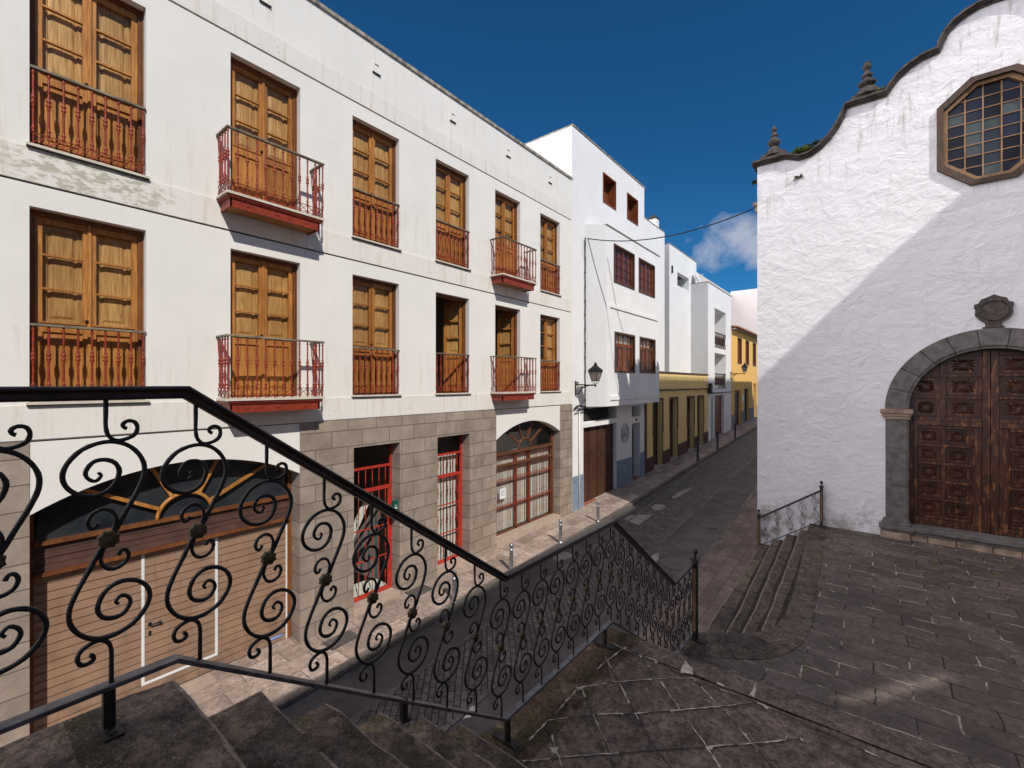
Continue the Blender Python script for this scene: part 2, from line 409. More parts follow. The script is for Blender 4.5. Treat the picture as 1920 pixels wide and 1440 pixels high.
def empty(name, loc, parent=None):
    o = bpy.data.objects.new(name, None); o.empty_display_size = .3; COL.objects.link(o); o.location = loc
    if parent: o.parent = parent
    return o
def tag(o, label=None, cat=None, group=None, kind=None):
    if label: o['label'] = label
    if cat: o['category'] = cat
    if group: o['group'] = group
    if kind: o['kind'] = kind
    return o
def copy_tree(o, parent=None):
    c = o.copy(); COL.objects.link(c); c.parent = parent
    for ch in list(o.children): copy_tree(ch, c)
    return c
def struct(mb, name, mats, **k):
    return tag(mb.build(name, mats, **k), kind='structure')
def catmull(p, n=5):
    out = []
    q = [p[0]] + list(p) + [p[-1]]
    for i in range(1, len(q) - 2):
        for t in range(n):
            t = t / n
            out.append(tuple(.5 * ((2 * q[i][k]) + (-q[i - 1][k] + q[i + 1][k]) * t + (2 * q[i - 1][k] - 5 * q[i][k] + 4 * q[i + 1][k] - q[i + 2][k]) * t * t + (-q[i - 1][k] + 3 * q[i][k] - 3 * q[i + 1][k] + q[i + 2][k]) * t ** 3) for k in range(len(p[0]))))
    out.append(tuple(p[-1])); return out

# ------------------------------------------------------------------ street levels
GY = [(-40, -.35), (-6, -.12), (0, 0), (3.6, .05), (8, .16), (12.9, .29), (16, .43), (18.8, .58), (28.6, 1.03), (34.2, 1.29), (43, 1.65), (60, 2.2), (90, 3.0)]
def g(y):
    for (a, za), (b, zb) in zip(GY, GY[1:]):
        if y <= b: return za + (zb - za) * (y - a) / (b - a)
    return GY[-1][1]
YS = [-40, -20, -12, -6, -3, 0, 2, 3.6, 5, 6.5, 8, 9.5, 11, 12.9, 14.5, 16, 17.4, 18.8, 22, 25, 28.6, 31, 34.2, 38, 43, 50, 60, 90]
def strip(name, x0, x1, dz, mat, side=None, ys=YS):
    """long ground sheet following the street slope; x0/x1 may be functions of y"""
    f0 = x0 if callable(x0) else (lambda y: x0); f1 = x1 if callable(x1) else (lambda y: x1)
    b = MB()
    for a, c in zip(ys, ys[1:]):
        b.q([(f0(a), a, g(a) + dz), (f1(a), a, g(a) + dz), (f1(c), c, g(c) + dz), (f0(c), c, g(c) + dz)])
        if side:
            for fx in side:
                x = f0 if fx == 0 else f1
                b.q([(x(a), a, g(a) + dz), (x(c), c, g(c) + dz), (x(c), c, g(c) + dz - .14), (x(a), a, g(a) + dz - .14)])
    return struct(b, name, mat)
gb = MB(); gb.q([(-400, -400, -1.2), (400, -400, -1.2), (400, 400, -1.2), (-400, 400, -1.2)]); struct(gb, 'ground', 'soil')
bend = lambda y: 0 if y < 12.5 else -.03 * (y - 12.5) ** 1.0
strip('road', 1.20, 5.0, -.085, 'asphalt')
strip('pavement', -.8, 1.10, 0, 'pave_pink')
strip('kerb', 1.10, 1.24, -.001, 'kerb', side=(1,))
strip('right_pavement', lambda y: 4.52 if y < 12 else 4.52 - .02 * (y - 12), 6.2, .03, 'pave_right')
strip('right_kerb', lambda y: 4.40 if y < 12 else 4.40 - .02 * (y - 12), lambda y: 4.52 if y < 12 else 4.52 - .02 * (y - 12), .029, 'kerb', side=(0,))
strip('sett_strip', lambda y: 2.2 - .045 * max(0, y - 4), lambda y: 3.25 - .01 * max(0, y - 4), -.079, 'cobble')
# edge stones of the sett strip
for nm, fx in (('sett_edge', lambda y: 2.2 - .045 * max(0, y - 4) - .07), ('sett_edge', lambda y: 3.25 - .01 * max(0, y - 4))):
    strip(nm, fx, (lambda f: (lambda y: f(y) + .07))(fx), -.074, 'kerb')

# ------------------------------------------------------------------ stairs, landing and plaza
SX0, SX1 = 5.70, 13.4
nos = [.50, .78, 1.06, 1.34, 1.62, 1.90]; Z0 = 3.45; RS = .198
def rough_slab(mb, x0, x1, y0, y1, z, mi, amp=.006, n=None, seed=0, wav=.006):
    """slightly uneven tread top with a worn front (y1) and left edge"""
    rnd = random.Random(seed); nx = max(2, int((x1 - x0) / .12)); ny = max(2, int((y1 - y0) / .12))
    g0 = [[0] * (ny + 1) for _ in range(nx + 1)]
    for i in range(nx + 1):
        wf = rnd.uniform(-wav, wav * .4)
        for j in range(ny + 1):
            x = x0 + (x1 - x0) * i / nx; y = y0 + (y1 - y0) * j / ny; zz = z + rnd.uniform(-amp, amp)
            if j == ny: y += wf; zz -= .008
            if i == 0: x += rnd.uniform(-.004, .012); zz -= .006
            g0[i][j] = (x, y, zz)
    for i in range(nx):
        for j in range(ny):
            mb.q([g0[i][j], g0[i + 1][j], g0[i + 1][j + 1], g0[i][j + 1]], mi, True)
    return g0
def riser(mb, g0, zb, mi, worn=None):
    for i in range(len(g0) - 1):
        a, b = g0[i][-1], g0[i + 1][-1]
        if worn is not None and random.random() < .9:
            w0, w1 = random.uniform(.007, .016), random.uniform(.007, .016)
            mb.q([(a[0], a[1] - w0, a[2] + .004), (b[0], b[1] - w1, b[2] + .004), (b[0], b[1] + .002, b[2] - .001), (a[0], a[1] + .002, a[2] - .001)], worn)
        mb.q([a, b, (b[0], b[1] - .015, zb), (a[0], a[1] - .015, zb)], mi)
def lside(mb, g0, zb, mi, x=None):
    for j in range(len(g0[0]) - 1):
        a, b = g0[0][j], g0[0][j + 1]
        mb.q([a, b, (b[0] + .01, b[1], zb), (a[0] + .01, a[1], zb)], mi)
st = MB()
g0 = rough_slab(st, SX0, SX1, -7, nos[0], Z0, 0, seed=1); riser(st, g0, Z0 - RS - .02, 0, 1); lside(st, g0, -.6, 0)
for k in range(1, 6):
    g0 = rough_slab(st, SX0, SX1, nos[k - 1] - .02, nos[k], Z0 - RS * k, 0, seed=1 + k)
    riser(st, g0, Z0 - RS * (k + 1) - .02, 0, 1); lside(st, g0, -.6, 0)
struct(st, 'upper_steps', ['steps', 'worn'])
ZL = 2.26; LY = 3.74
def ledge(x): return 3.80 - .03 * (x - 5.7) if x < 8 else 3.73
ln = MB()
g0 = rough_slab(ln, 6.05, SX1, 1.88, LY - .22, ZL, 0, amp=.003, seed=31, wav=0)
g1 = rough_slab(ln, 6.05, SX1, LY - .22, LY, ZL + .004, 0, amp=.003, seed=32); riser(ln, g1, 2.04, 0)
struct(ln, 'landing', 'landing')
le = MB()
g0 = rough_slab(le, SX0 - .02, 6.06, 1.86, LY + .05, ZL - .012, 0, amp=.012, seed=33, wav=.02); riser(le, g0, 2.0, 0); lside(le, g0, -.6, 0)
struct(le, 'landing_border', 'edge')
ls = MB()
ZP = 1.22; rr = (ZL - ZP) / 5
for k in range(1, 5):
    y1 = LY + .28 * k
    g0 = rough_slab(ls, SX0, SX1, y1 - .32, y1, ZL - rr * k, 0, seed=40 + k); riser(ls, g0, ZL - rr * (k + 1) - .02, 0); lside(ls, g0, -.6, 0)
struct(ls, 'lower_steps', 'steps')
# plaza, its street edge curves back to the church steps
pl = MB()
edge = [(5.72, 4.84), (5.72, 5.98), (5.96, 6.2), (6.2, 6.34), (6.40, 6.52), (6.54, 6.72), (6.62, 6.95), (6.67, 7.3), (6.67, 8.1), (6.64, 9.2), (6.58, 10.6), (6.5, 12.56)]
loop = edge + [(13.4, 12.56), (13.4, 4.84)]
pl.plate(loop, ax='z', c=ZP, d=-1.9, mi=0, rmi=1)
struct(pl, 'plaza', ['plaza', 'steps'])
eb = MB()   # smooth dressed border slabs along the curved edge
inner = [(6.05, 4.9), (6.05, 5.62), (6.35, 5.78), (6.62, 5.98), (6.82, 6.28), (6.93, 6.6), (6.98, 6.95), (6.99, 7.3), (6.97, 8.1), (6.93, 9.2), (6.88, 10.6), (6.82, 12.5)]
seg = []
def lerp(a, b, t): return (a[0] + (b[0] - a[0]) * t, a[1] + (b[1] - a[1]) * t)
for k in range(len(edge) - 1):
    n_ = max(1, int((Vector(edge[k + 1]) - Vector(edge[k])).length / .55))
    for q in range(n_):
        seg.append((lerp(edge[k], edge[k + 1], q / n_), lerp(edge[k], edge[k + 1], (q + 1) / n_ - .008),
                    lerp(inner[k], inner[k + 1], (q + 1) / n_ - .008), lerp(inner[k], inner[k + 1], q / n_)))
for a, b, c, d in seg:
    hz = random.uniform(.004, .012)
    top = [(p[0], p[1], ZP + hz) for p in (a, b, c, d)]
    eb.cur = random.choice((0, 1, 1)); eb.q(top)
    for i in range(4):
        p, q = top[i], top[(i + 1) % 4]; eb.q([p, q, (q[0], q[1], ZP - .05), (p[0], p[1], ZP - .05)])
struct(eb, 'plaza_border', ['slab1', 'slab2'])
cs = MB()   # steps from the plaza down to the pavement beside the church
xs = [(5.50, 5.55), (5.76, 5.90), (6.04, 6.16), (6.32, 6.42)]
for k, (xa, xb) in enumerate(xs):
    z = .36 + .172 * (k + 1)
    rnd = random.Random(k); y = 5.9; 
    while y < 12.5:
        y2 = min(12.54, y + rnd.uniform(.55, 1.1))
        f = lambda yy: xb + (xa - xb) * max(0, min(1, (yy - 8) / 4.5))
        dz = rnd.uniform(-.006, .006)
        x0a, x0b = f(y) + rnd.uniform(-.01, .01), f(y2) + rnd.uniform(-.01, .01)
        if y < 6.6: x0a = max(x0a, 5.6)
        P4 = [(x0a, y, z + dz), (7.0, y, z + dz), (7.0, y2 - .012, z + dz), (x0b, y2 - .012, z + dz)]
        mi_ = rnd.choice((0, 0, 1, 1, 1, 2) if k in (0, 1) else (0, 1, 1))
        cs.cur = mi_; cs.q(P4)
        cs.q([(x0a, y, z + dz + .003), (x0a + .025, y, z + dz + .004), (x0b + .02, y2 - .012, z + dz + .004), (x0b, y2 - .012, z + dz + .003)], 3); cs.q([P4[0], P4[3], (P4[3][0] + .01, P4[3][1], -.3), (P4[0][0] + .01, P4[0][1], -.3)])
        cs.q([P4[0], P4[1], (7.0, y, z - .2), (x0a, y, z - .2)]); cs.q([P4[3], P4[2], (7.0, y2 - .012, z - .2), (x0b, y2 - .012, z - .2)])
        y = y2
nx_ = xs[1:] + [(6.58, 6.67)]  # dark strip along each riser, contact shade painted onto the tread
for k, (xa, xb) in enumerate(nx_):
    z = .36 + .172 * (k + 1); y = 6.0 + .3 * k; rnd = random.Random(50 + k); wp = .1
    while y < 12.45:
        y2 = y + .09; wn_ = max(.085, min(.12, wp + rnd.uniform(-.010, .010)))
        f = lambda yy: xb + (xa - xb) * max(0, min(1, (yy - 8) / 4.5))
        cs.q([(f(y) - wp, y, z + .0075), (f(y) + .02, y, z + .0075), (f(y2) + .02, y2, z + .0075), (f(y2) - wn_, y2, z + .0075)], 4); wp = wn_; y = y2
struct(cs, 'church_steps', ['slab1', 'slab2', 'slab3', 'worn', 'riser_shade'])
# mortar lines of the landing, as irregular ribbons lying on it
CAMP = Vector((7.6, 0, 4.46)); F_ = 845.; TH = math.atan(671 / F_); S_, C_ = math.sin(TH), math.cos(TH)
def gp(px, py, z):
    a = (px - 960) / F_; b = (720 - py) / F_
    d = (C_ * a - S_, S_ * a + C_, b); t = (z - 4.46) / d[2]
    return (7.6 + t * d[0], t * d[1])
def ribbon(mb, pts, z, w=.012, seed=0, dens=.5):
    rnd = random.Random(seed)
    for a, b in zip(pts, pts[1:]):
        a = Vector(a); b = Vector(b); L = (b - a).length; n = max(2, int(L / .03)); d = (b - a).normalized(); nn = Vector((-d.y, d.x))
        on = True; prev = None
        for k in range(n + 1):
            if rnd.random() < .22: on = rnd.random() < dens
            p = a + (b - a) * k / n + nn * rnd.uniform(-.003, .003); ww = w * rnd.choice((.3, .4, .6, .9, 1.6))
            cur = ((p + nn * ww / 2), (p - nn * ww / 2))
            if prev is not None and on: mb.q([(*prev[0], z), (*prev[1], z), (*cur[1], z), (*cur[0], z)])
            prev = cur
mo = MB()
LN = [((1280, 1267), (1235, 1240), (1195, 1228), (1145, 1205)), ((1280, 1267), (1350, 1293), (1420, 1318), (1560, 1378), (1690, 1440)),
      ((1170, 1215), (1130, 1245), (1085, 1290), (1030, 1350), (960, 1420)), ((1085, 1290), (1150, 1279), (1240, 1273), (1300, 1272)),
      ((1030, 1350), (1120, 1340), (1190, 1338), (1290, 1330), (1380, 1322), (1420, 1318)), ((980, 1428), (1060, 1420), (1160, 1412), (1240, 1405), (1330, 1400), (1365, 1398)),
      ((1135, 1232), (1160, 1280), (1190, 1337), (1230, 1405), (1260, 1440)), ((1200, 1230), (1235, 1272), (1275, 1332), (1325, 1400), (1350, 1440)),
      ((1300, 1272), (1335, 1310), (1385, 1365), (1450, 1440)), ((1028, 1350), (1040, 1400), (1055, 1440)), ((1090, 1290), (1112, 1340), (1135, 1390), (1150, 1440)),
      ((1365, 1398), (1440, 1392), (1500, 1385))]
jn = MB()
for i, l in enumerate(LN):
    P2 = [gp(*p, ZL + .010) for p in l]
    ribbon(mo, P2, ZL + .013, .009, i, .5 if i else .7)
    for a, c in zip(P2, P2[1:]):
        a = Vector(a); c = Vector(c); nn = (c - a).normalized(); nn = Vector((-nn.y, nn.x)) * .0035
        jn.q([(*(a + nn), ZL + .009), (*(a - nn), ZL + .009), (*(c - nn), ZL + .009), (*(c + nn), ZL + .009)])
tag(jn.build('landing_joint', 'gap'), kind='structure')
def blobby(mb, px, z, seed, k=.75):
    rnd = random.Random(seed); P = [Vector(gp(*p, z)) for p in px]; c = sum(P, Vector((0, 0))) / len(P); out = []
    for a, b_ in zip(P, P[1:] + P[:1]):
        for t in range(5): q = a + (b_ - a) * t / 5; q = c + (q - c) * k * rnd.uniform(.72, 1.12); out.append((q.x, q.y, z))
    for a, b_ in zip(out, out[1:] + out[:1]): mb.q([(c.x, c.y, z + .004), a, b_])
for i, blob in enumerate(([(1283, 1233), (1303, 1252), (1303, 1268), (1283, 1264), (1270, 1262)], [(1417, 1272), (1420, 1290), (1416, 1313), (1402, 1307), (1412, 1290)],
             [(1027, 1400), (1050, 1398), (1046, 1416), (1036, 1412)], [(1160, 1335), (1172, 1337), (1168, 1343)], [(1340, 1275), (1358, 1283), (1362, 1291), (1344, 1283)],
             [(1325, 1398), (1340, 1399), (1336, 1406), (1328, 1405)], [(1424, 1316), (1434, 1320), (1444, 1332), (1436, 1330)], [(1168, 1213), (1176, 1211), (1174, 1221)], [(1196, 1225), (1206, 1228), (1202, 1236)],
             [(1225, 1238), (1236, 1240), (1230, 1246)], [(1076, 1286), (1094, 1288), (1086, 1296)], [(1498, 1381), (1510, 1388), (1502, 1391)], [(1470, 1380), (1480, 1381), (1474, 1386)], [(885, 1318), (905, 1325), (880, 1350), (862, 1352)])):
    blobby(mo, blob, ZL + .014, i)
mo = mo.build('landing_mortar', 'mortar'); tag(mo, kind='structure')

# ------------------------------------------------------------------ building 1: apartment block
B1 = empty('apartment_building', (0, 6.35, 0))
tag(B1, 'long white three storey building with oak French windows, red balconies and grey stone base', 'building')
W = 1.07; WY = [.61, 2.70, 4.76, 6.83, 8.87, 10.91]; F1, F2 = 4.25, 7.235; HH = 2.27; YE = 12.72; YS0 = -9.0
extra = [-7.6, -5.55, -3.5, -1.45]
def win_holes(z): return [rect(y, y + W, z, z + HH) for y in WY] + [rect(y, y + W, z, z + HH) for y in extra]
wb = MB()
wb.plate(rect(YS0, YE, 3.80, 6.775), win_holes(F1), 'x', 0, -.32)
wb.plate(rect(YS0, YE, 6.80, 9.765), win_holes(F2), 'x', 0, -.32)
wb.plate(rect(YS0, YE, 9.79, 11.10), [], 'x', 0, -.30)
wb.box(-9, -.3, YS0, YS0 + .1, 0, 11.1); wb.box(-9, -.3, YE - .1, YE, 0, 11.1); wb.box(-9, -8.9, YS0, YE, 0, 11.1); wb.box(-9, -.3, YS0 + .1, YE - .1, 10.5, 10.55)
# white arch panels at street level
def arch_pts(y0, y1, zs, zc, n=24):
    c = (y0 + y1) / 2; h = (y1 - y0) / 2; r = zc - zs; Rr = (h * h + r * r) / (2 * r); a = math.asin(h / Rr)
    return [(c + Rr * math.sin(-a + 2 * a * k / n), zc - Rr + Rr * math.cos(-a + 2 * a * k / n)) for k in range(n + 1)]
A1 = (.61, 3.76, 2.94, 3.36); A2 = (8.90, 11.98, 2.99, 3.41)
for A in (A1, A2):
    pts = arch_pts(*A)
    wb.plate([(A[1], 3.785), (A[0], 3.785)] + pts, [], 'x', 0, -.35)
wb.build('wall', 'plaster', B1)
gv = MB(); gv.box(-.05, -.03, YS0, YE, 6.76, 6.815); gv.box(-.05, -.03, YS0, YE, 9.75, 9.805); gv.box(-.05, -.022, .3, 3.9, 3.77, 3.81)
gv.build('shadow_joint', 'gap', B1)
# string courses between windows, 12 mm proud
sc_ = MB()
for z0, z1, hs in ((3.815, 4.21, 0), (6.80, 7.195, 0), (9.79, 10.13, 0)):
    sc_.box(.0, .014, YS0, YE, z0, z1)
sc_.build('string_course', 'course', B1)
cp = MB(); cp.box(-.34, .035, YS0, YE + .01, 11.10, 11.17); cp.build('parapet_cap', 'cap', B1)
pp = MB(); pp.box(0, .02, YE - .10, YE, 3.8, 11.095); pp.build('end_pilaster', 'plaster', B1)
for y in (3.2, 5.28, 7.35, 9.40, 11.42):
    v = MB(); v.box(0, .02, y - .085, y + .085, 10.57, 10.77, 0); v.box(.02, .024, y - .045, y + .045, 10.71, 10.73, 1); v.box(0, .03, y - .09, y + .09, 10.545, 10.562, 1)
    v.build('wall_vent', ['plaster', 'gap'], B1)
# stone base: piers, lintel course, door openings
D1 = (4.78, 5.84, .16, 3.26); D2 = (6.87, 7.91, .22, 3.26)
cl = MB()
cl.plate([(3.76, -.4), (D1[0], -.4), (D1[0], D1[3]), (D1[1], D1[3]), (D1[1], -.4), (D2[0], -.4), (D2[0], D2[3]), (D2[1], D2[3]), (D2[1], -.4), (8.90, -.4), (8.90, 3.797), (3.76, 3.797)], [], 'x', .012, -.33, 0, 1)
cl.build('stone_cladding', 'cladding', B1)
for a, c in ((11.98, YE), (YS0, .61)):
    cl = MB(); cl.plate(rect(a, c, -.4, 3.797), [], 'x', .012, -.33); cl.build('stone_cladding', 'cladding', B1)
dk = MB()   # rooms behind the openings
dk.box(-2.6, -2.5, YS0 + .1, YE - .1, -.2, 10.4)
dk.box(-2.5, -.33, YS0 + .1, YE - .1, 3.95, 4.05); dk.box(-2.5, -.33, YS0 + .1, YE - .1, 6.9, 7.05); dk.box(-2.5, -.33, YS0 + .1, YE - .1, 10.1, 10.2)
for y in (-2, .3, 4.35, 6.4, 8.45, 12.5): dk.box(-2.5, -.42, y - .04, y + .04, -.2, 10.1)
dk.build('interior', 'room', B1)
for a in ((-.36, .02, D1[0] + .002, D1[1] - .002, -.2, .20), (-.36, .02, D2[0] + .002, D2[1] - .002, -.2, .26), (-.36, .03, A2[0] + .002, A2[1] - .002, -.2, .37), (-.40, .0, A1[0], A1[1], -.2, .035)):
    th = MB(); th.box(*a); th.build('threshold', 'sillstone', B1, bevel=.006)

# French window prototype (local origin = lower left corner of opening on the wall face)
def french_window(y0, z0, mode='closed'):
    e = Vector((0, y0, z0))
    b = MB(); t = .055
    b.box(-.27, -.135, 0, t, 0, HH); b.box(-.27, -.135, W - t, W, 0, HH); b.box(-.27, -.135, t, W - t, HH - .06, HH); b.box(-.27, -.135, t, W - t, 0, .035)
    b.box(-.15, -.115, .0, .02, 0, HH); b.box(-.15, -.115, W - .02, W, 0, HH); b.box(-.15, -.115, .02, W - .02, HH - .02, HH)
    fr = b.build('french_window', 'frame', None); fr.location = e; fr.parent = B1
    fr.location = e - B1.location
    lw = (W - 2 * t) / 2; z1 = HH - .06; z0_ = .035
    def leaf(i):
        a = t + lw * i; c = MB(); s = .062; sm = .058
        ya, yb = a + .002, a + lw - .002
        x0, x1 = -.215, -.16
        c.box(x0, x1, ya, ya + s, z0_, z1); c.box(x0, x1, yb - s, yb, z0_, z1)
        for za, zb in ((z0_, z0_ + .10), (.84, .955), (z1 - .075, z1)): c.box(x0, x1 - .002, ya + s, yb - s, za, zb)
        c.box(x0 + .012, x1 - .025, ya + s, yb - s, z0_ + .10, .84)        # kick panel
        c.box(x0 + .02, x1 - .010, ya + s + .035, yb - s - .035, z0_ + .14, .80)
        for zz in (1.36, 1.765): c.box(x0 + .012, x1 + .003, ya + s - .012, yb - s + .012, zz - .011, zz + .011)
        c.box(x1, x1 + .012, ya + s - .03, yb - s + .03, .945, .962)
        if i == 0: c.box(x1, x1 + .022, yb - .018, yb + .018, z0_, z1)
        return c, (ya + s, yb - s)
    for i in (0, 1):
        if mode == 'open' and i == 0: continue
        c, (pa, pb) = leaf(i)
        p = MB(); p.q([(-.192, pa, .955), (-.192, pb, .955), (-.192, pb, z1 - .075), (-.192, pa, z1 - .075)])
        s = MB(); s.box(-.262, -.245, pa - .02, pb + .02, .93, z1 - .05, 0)
        def fr_(ya_, yb_, za_, zb_, d_, x0_, x1_):
            A_ = [(x0_, ya_, za_), (x0_, yb_, za_), (x0_, yb_, zb_), (x0_, ya_, zb_)]; B_ = [(x1_, ya_ + d_, za_ + d_), (x1_, yb_ - d_, za_ + d_), (x1_, yb_ - d_, zb_ - d_), (x1_, ya_ + d_, zb_ - d_)]
            for q_ in range(4): s.q([A_[q_], A_[(q_ + 1) % 4], B_[(q_ + 1) % 4], B_[q_]])
            s.q(B_)
        for za_, zb_ in ((1.0, z1 - .13),):
            s.plate(rect(pa - .01, pb + .01, .94, z1 - .06), [rect(pa + .045, pb - .045, za_, zb_)], 'x', -.232, -.012)
            fr_(pa + .06, pb - .06, za_ + .015, zb_ - .015, .03, -.2445, -.231)
        if mode == 'open':
            for q, nm, mt in ((c, 'leaf', 'wood'), (p, 'pane', 'glass'), (s, 'shutter', 'shutter')):
                o = q.build(nm, mt, None)
                o.parent = fr; o.location = (0, 0, 0)
                # swing inwards about the right hand jamb
                ax = Vector((-.19, W - t, 0)); rot = Matrix.Rotation(R(-82 if True else 0), 4, 'Z')
                mw = Matrix.Translation(ax) @ Matrix.Rotation(R(-70), 4, 'Z') @ Matrix.Translation(-ax)
                o.data.transform(mw)
            continue
        o = c.build('leaf', 'wood', None); o.parent = fr
        o = p.build('pane', 'glass', None, recalc=False); o.parent = fr
        if not (mode == 'half' and i == 0):
            o = s.build('shutter', 'shutter', None); o.parent = fr
    if mode != 'open':
        k = MB(); k.lathe((0, 0, 0), [(.004, 0), (.012, .002), (.012, .012), (.02, .02), (.018, .034), (.004, .04)], 10)
        for v in range(len(k.v)): x, y, z = k.v[v]; k.v[v] = (-.16 + z, W / 2 - .03 + x, 1.0 + y)
        o = k.build('door_knob', 'iron', None); o.parent = fr
    return fr
fw = french_window(WY[0], F2)
fw.name = 'french_window'
for z in (F2, F1):
    for i, y in enumerate(WY + extra):
        if (z, i) == (F2, 0): continue
        if z == F1 and i in (3, 4): french_window(y, z, 'open'); continue
        if z == F1 and i == 5: french_window(y, z, 'half'); continue
        o = copy_tree(fw, B1); o.location = Vector((0, y, z)) - B1.location
# baluster shared mesh
def baluster_mesh(h):
    s = h / .74
    pr = [(.006, 0), (.011, .005), (.011, .02), (.007, .03), (.014, .05), (.014, .065), (.007, .08), (.0085, .10), (.008, .27), (.0065, .30), (.013, .315), (.007, .33), (.016, .35), (.017, .37), (.008, .385), (.017, .40), (.016, .42), (.007, .44), (.013, .455), (.0065, .47), (.008, .50), (.0085, .66), (.006, .68), (.013, .70), (.008, .72), (.008, .74)]
    b = MB(); b.lathe((0, 0, 0), [(r * 1.4, z * s) for r, z in pr], 8)
    return b
BAL = None
def put_bal(parent, x, y, z):
    global BAL
    if BAL is None: BAL = baluster_mesh(.74).build('baluster', 'red', None); o = BAL
    else: o = bpy.data.objects.new('baluster', BAL.data); COL.objects.link(o)
    o.parent = parent; o.location = (x, y, z); return o
def lattice(mb, a, b, z0, z1, n, r=.009):
    a = Vector(a); b = Vector(b)
    for k in range(n):
        p = a + (b - a) * k / n; q = a + (b - a) * (k + 1) / n
        mb.obox((p.x, p.y, z0), (q.x, q.y, z1), r, r); mb.obox((p.x, p.y, z1), (q.x, q.y, z0), r * .9, r * .9)
    for z in (z0, z1): mb.obox((a.x, a.y, z), (b.x, b.y, z), .010, .010)
def balconette(y0, z0):
    b = MB(); b.box(-.035, .028, .003, W - .003, .885, .915); root = b.build('window_railing', 'railwood', None, bevel=.004)
    root.parent = B1; root.location = Vector((0, y0, z0)) - B1.location
    l = MB(); lattice(l, (0, .03, 0), (0, W - .03, 0), .035, .145, 8); lattice(l, (0, .03, 0), (0, W - .03, 0), .035, .036, 1, .004)
    for k in range(9): l.box(-.006, .006, .03 + (W - .06) * k / 8 - .006, .03 + (W - .06) * k / 8 + .006, .0, .145)
    o = l.build('lattice', 'red', None); o.parent = root
    for k in range(9): put_bal(root, 0, .03 + (W - .06) * k / 8, .145)
    s = MB(); s.box(-.14, .055, -.03, W + .03, -.03, .0, 0); s.box(-.13, .048, -.025, W + .025, -.045, -.03, 1); o = s.build('sill', ['sill', 'gap'], None); o.parent = root
    return root
wr = balconette(WY[0], F2)
for z in (F2, F1):
    for i, y in enumerate(WY + extra):
        if i in (1, 4, 7) or (z, i) == (F2, 0): continue
        o = copy_tree(wr, B1); o.location = Vector((0, y, z)) - B1.location
BW = 1.47; BD = .43
def balcony(y0, z0):
    b = MB(); b.box(0.015, BD, 0, BW, -.035, 0); root = b.build('balcony', 'sill', None); root.parent = B1
    root.location = Vector((0, y0, z0)) - B1.location
    f = MB(); f.box(.015, BD - .02, .02, BW - .02, -.065, -.035); f.box(.015, BD - .035, .035, BW - .035, -.085, -.065)
    f.box(.015, BD - .055, .06, .085, -.21, -.085); f.box(.015, BD - .055, BW - .085, BW - .06, -.21, -.085); f.box(BD - .08, BD - .055, .06, BW - .06, -.21, -.085)
    for yy in (.3, .735, 1.17):
        f.lathe((0, 0, 0), [(.018, 0), (.016, .01), (.006, .016)], 8)
        for v in range(len(f.v) - 24, len(f.v)): x, y, z = f.v[v]; f.v[v] = (BD - .055 + z, yy + x, -.145 + y)
    o = f.build('fascia', 'red', None, bevel=0); o.parent = root
    u = MB()
    for k in range(12): u.box(.02, BD - .08, .085 + (BW - .17) * k / 12 + .004, .085 + (BW - .17) * (k + 1) / 12, -.185, -.17)
    o = u.build('underside_boards', 'wood', None); o.parent = root
    t = MB(); t.box(BD - .05, BD, -.0, BW, .895, .925); t.box(.01, BD - .05, 0, .045, .895, .925); t.box(.01, BD - .05, BW - .045, BW, .895, .925)
    o = t.build('top_rail', 'railwood', None, bevel=.004); o.parent = root
    l = MB(); xf = BD - .025
    lattice(l, (xf, .022, 0), (xf, BW - .022, 0), .03, .145, 11); lattice(l, (.03, .022, 0), (xf, .022, 0), .03, .145, 3); lattice(l, (.03, BW - .022, 0), (xf, BW - .022, 0), .03, .145, 3)
    for k in range(12): y = .022 + (BW - .044) * k / 11; l.box(xf - .006, xf + .006, y - .006, y + .006, 0, .145)
    # curved wrought side stays
    for yy in (.022, BW - .022):
        l.tube(catmull([(.02, yy, .86), (.07, yy, .6), (.16, yy, .35), (.19, yy, .16)], 4), .006, 5)
    o = l.build('lattice', 'red', None); o.parent = root
    for k in range(12): put_bal(root, xf, .022 + (BW - .044) * k / 11, .145).scale.z = 1.0135
    for yy in (.022, BW - .022):
        for x in (.10, .20, .30): put_bal(root, x, yy, .145).scale.z = 1.0135
    return root
bc = balcony(2.50, F2)
for y, z in ((2.50, F1), (8.66, F2), (8.66, F1), (-3.7, F2), (-3.7, F1)):
    o = copy_tree(bc, B1); o.location = Vector((0, y, z)) - B1.location

# ---- garage doorway
X = -.33
gd = MB()
c0 = arch_pts(*A1); ap = [(A1[0], 2.1)] + c0 + [(A1[1], 2.1)]
gd.box(X - .02, X + .04, A1[0], A1[0] + .06, .03, 2.94); gd.box(X - .02, X + .04, A1[1] - .06, A1[1], .03, 2.94)
for k in range(24):
    a, b = c0[k], c0[k + 1]; gd.obox((X + .01, a[0], a[1] - .02), (X + .01, b[0], b[1] - .02), .05, .05, up=(1, 0, 0))
gd.box(X - .02, X + .10, A1[0] + .06, A1[1] - .06, 2.50, 2.545); gd.box(X - .02, X + .10, A1[0] + .06, A1[1] - .06, 2.12, 2.165)
G = gd.build('garage_door', 'frame', B1)
b = MB()
for k in range(4): b.box(X, X + .055 - .012 * (k % 2), A1[0] + .06, A1[1] - .06, 2.168 + .083 * k, 2.168 + .083 * (k + 1) - .006)
b.build('moulded_transom', 'dado', G)
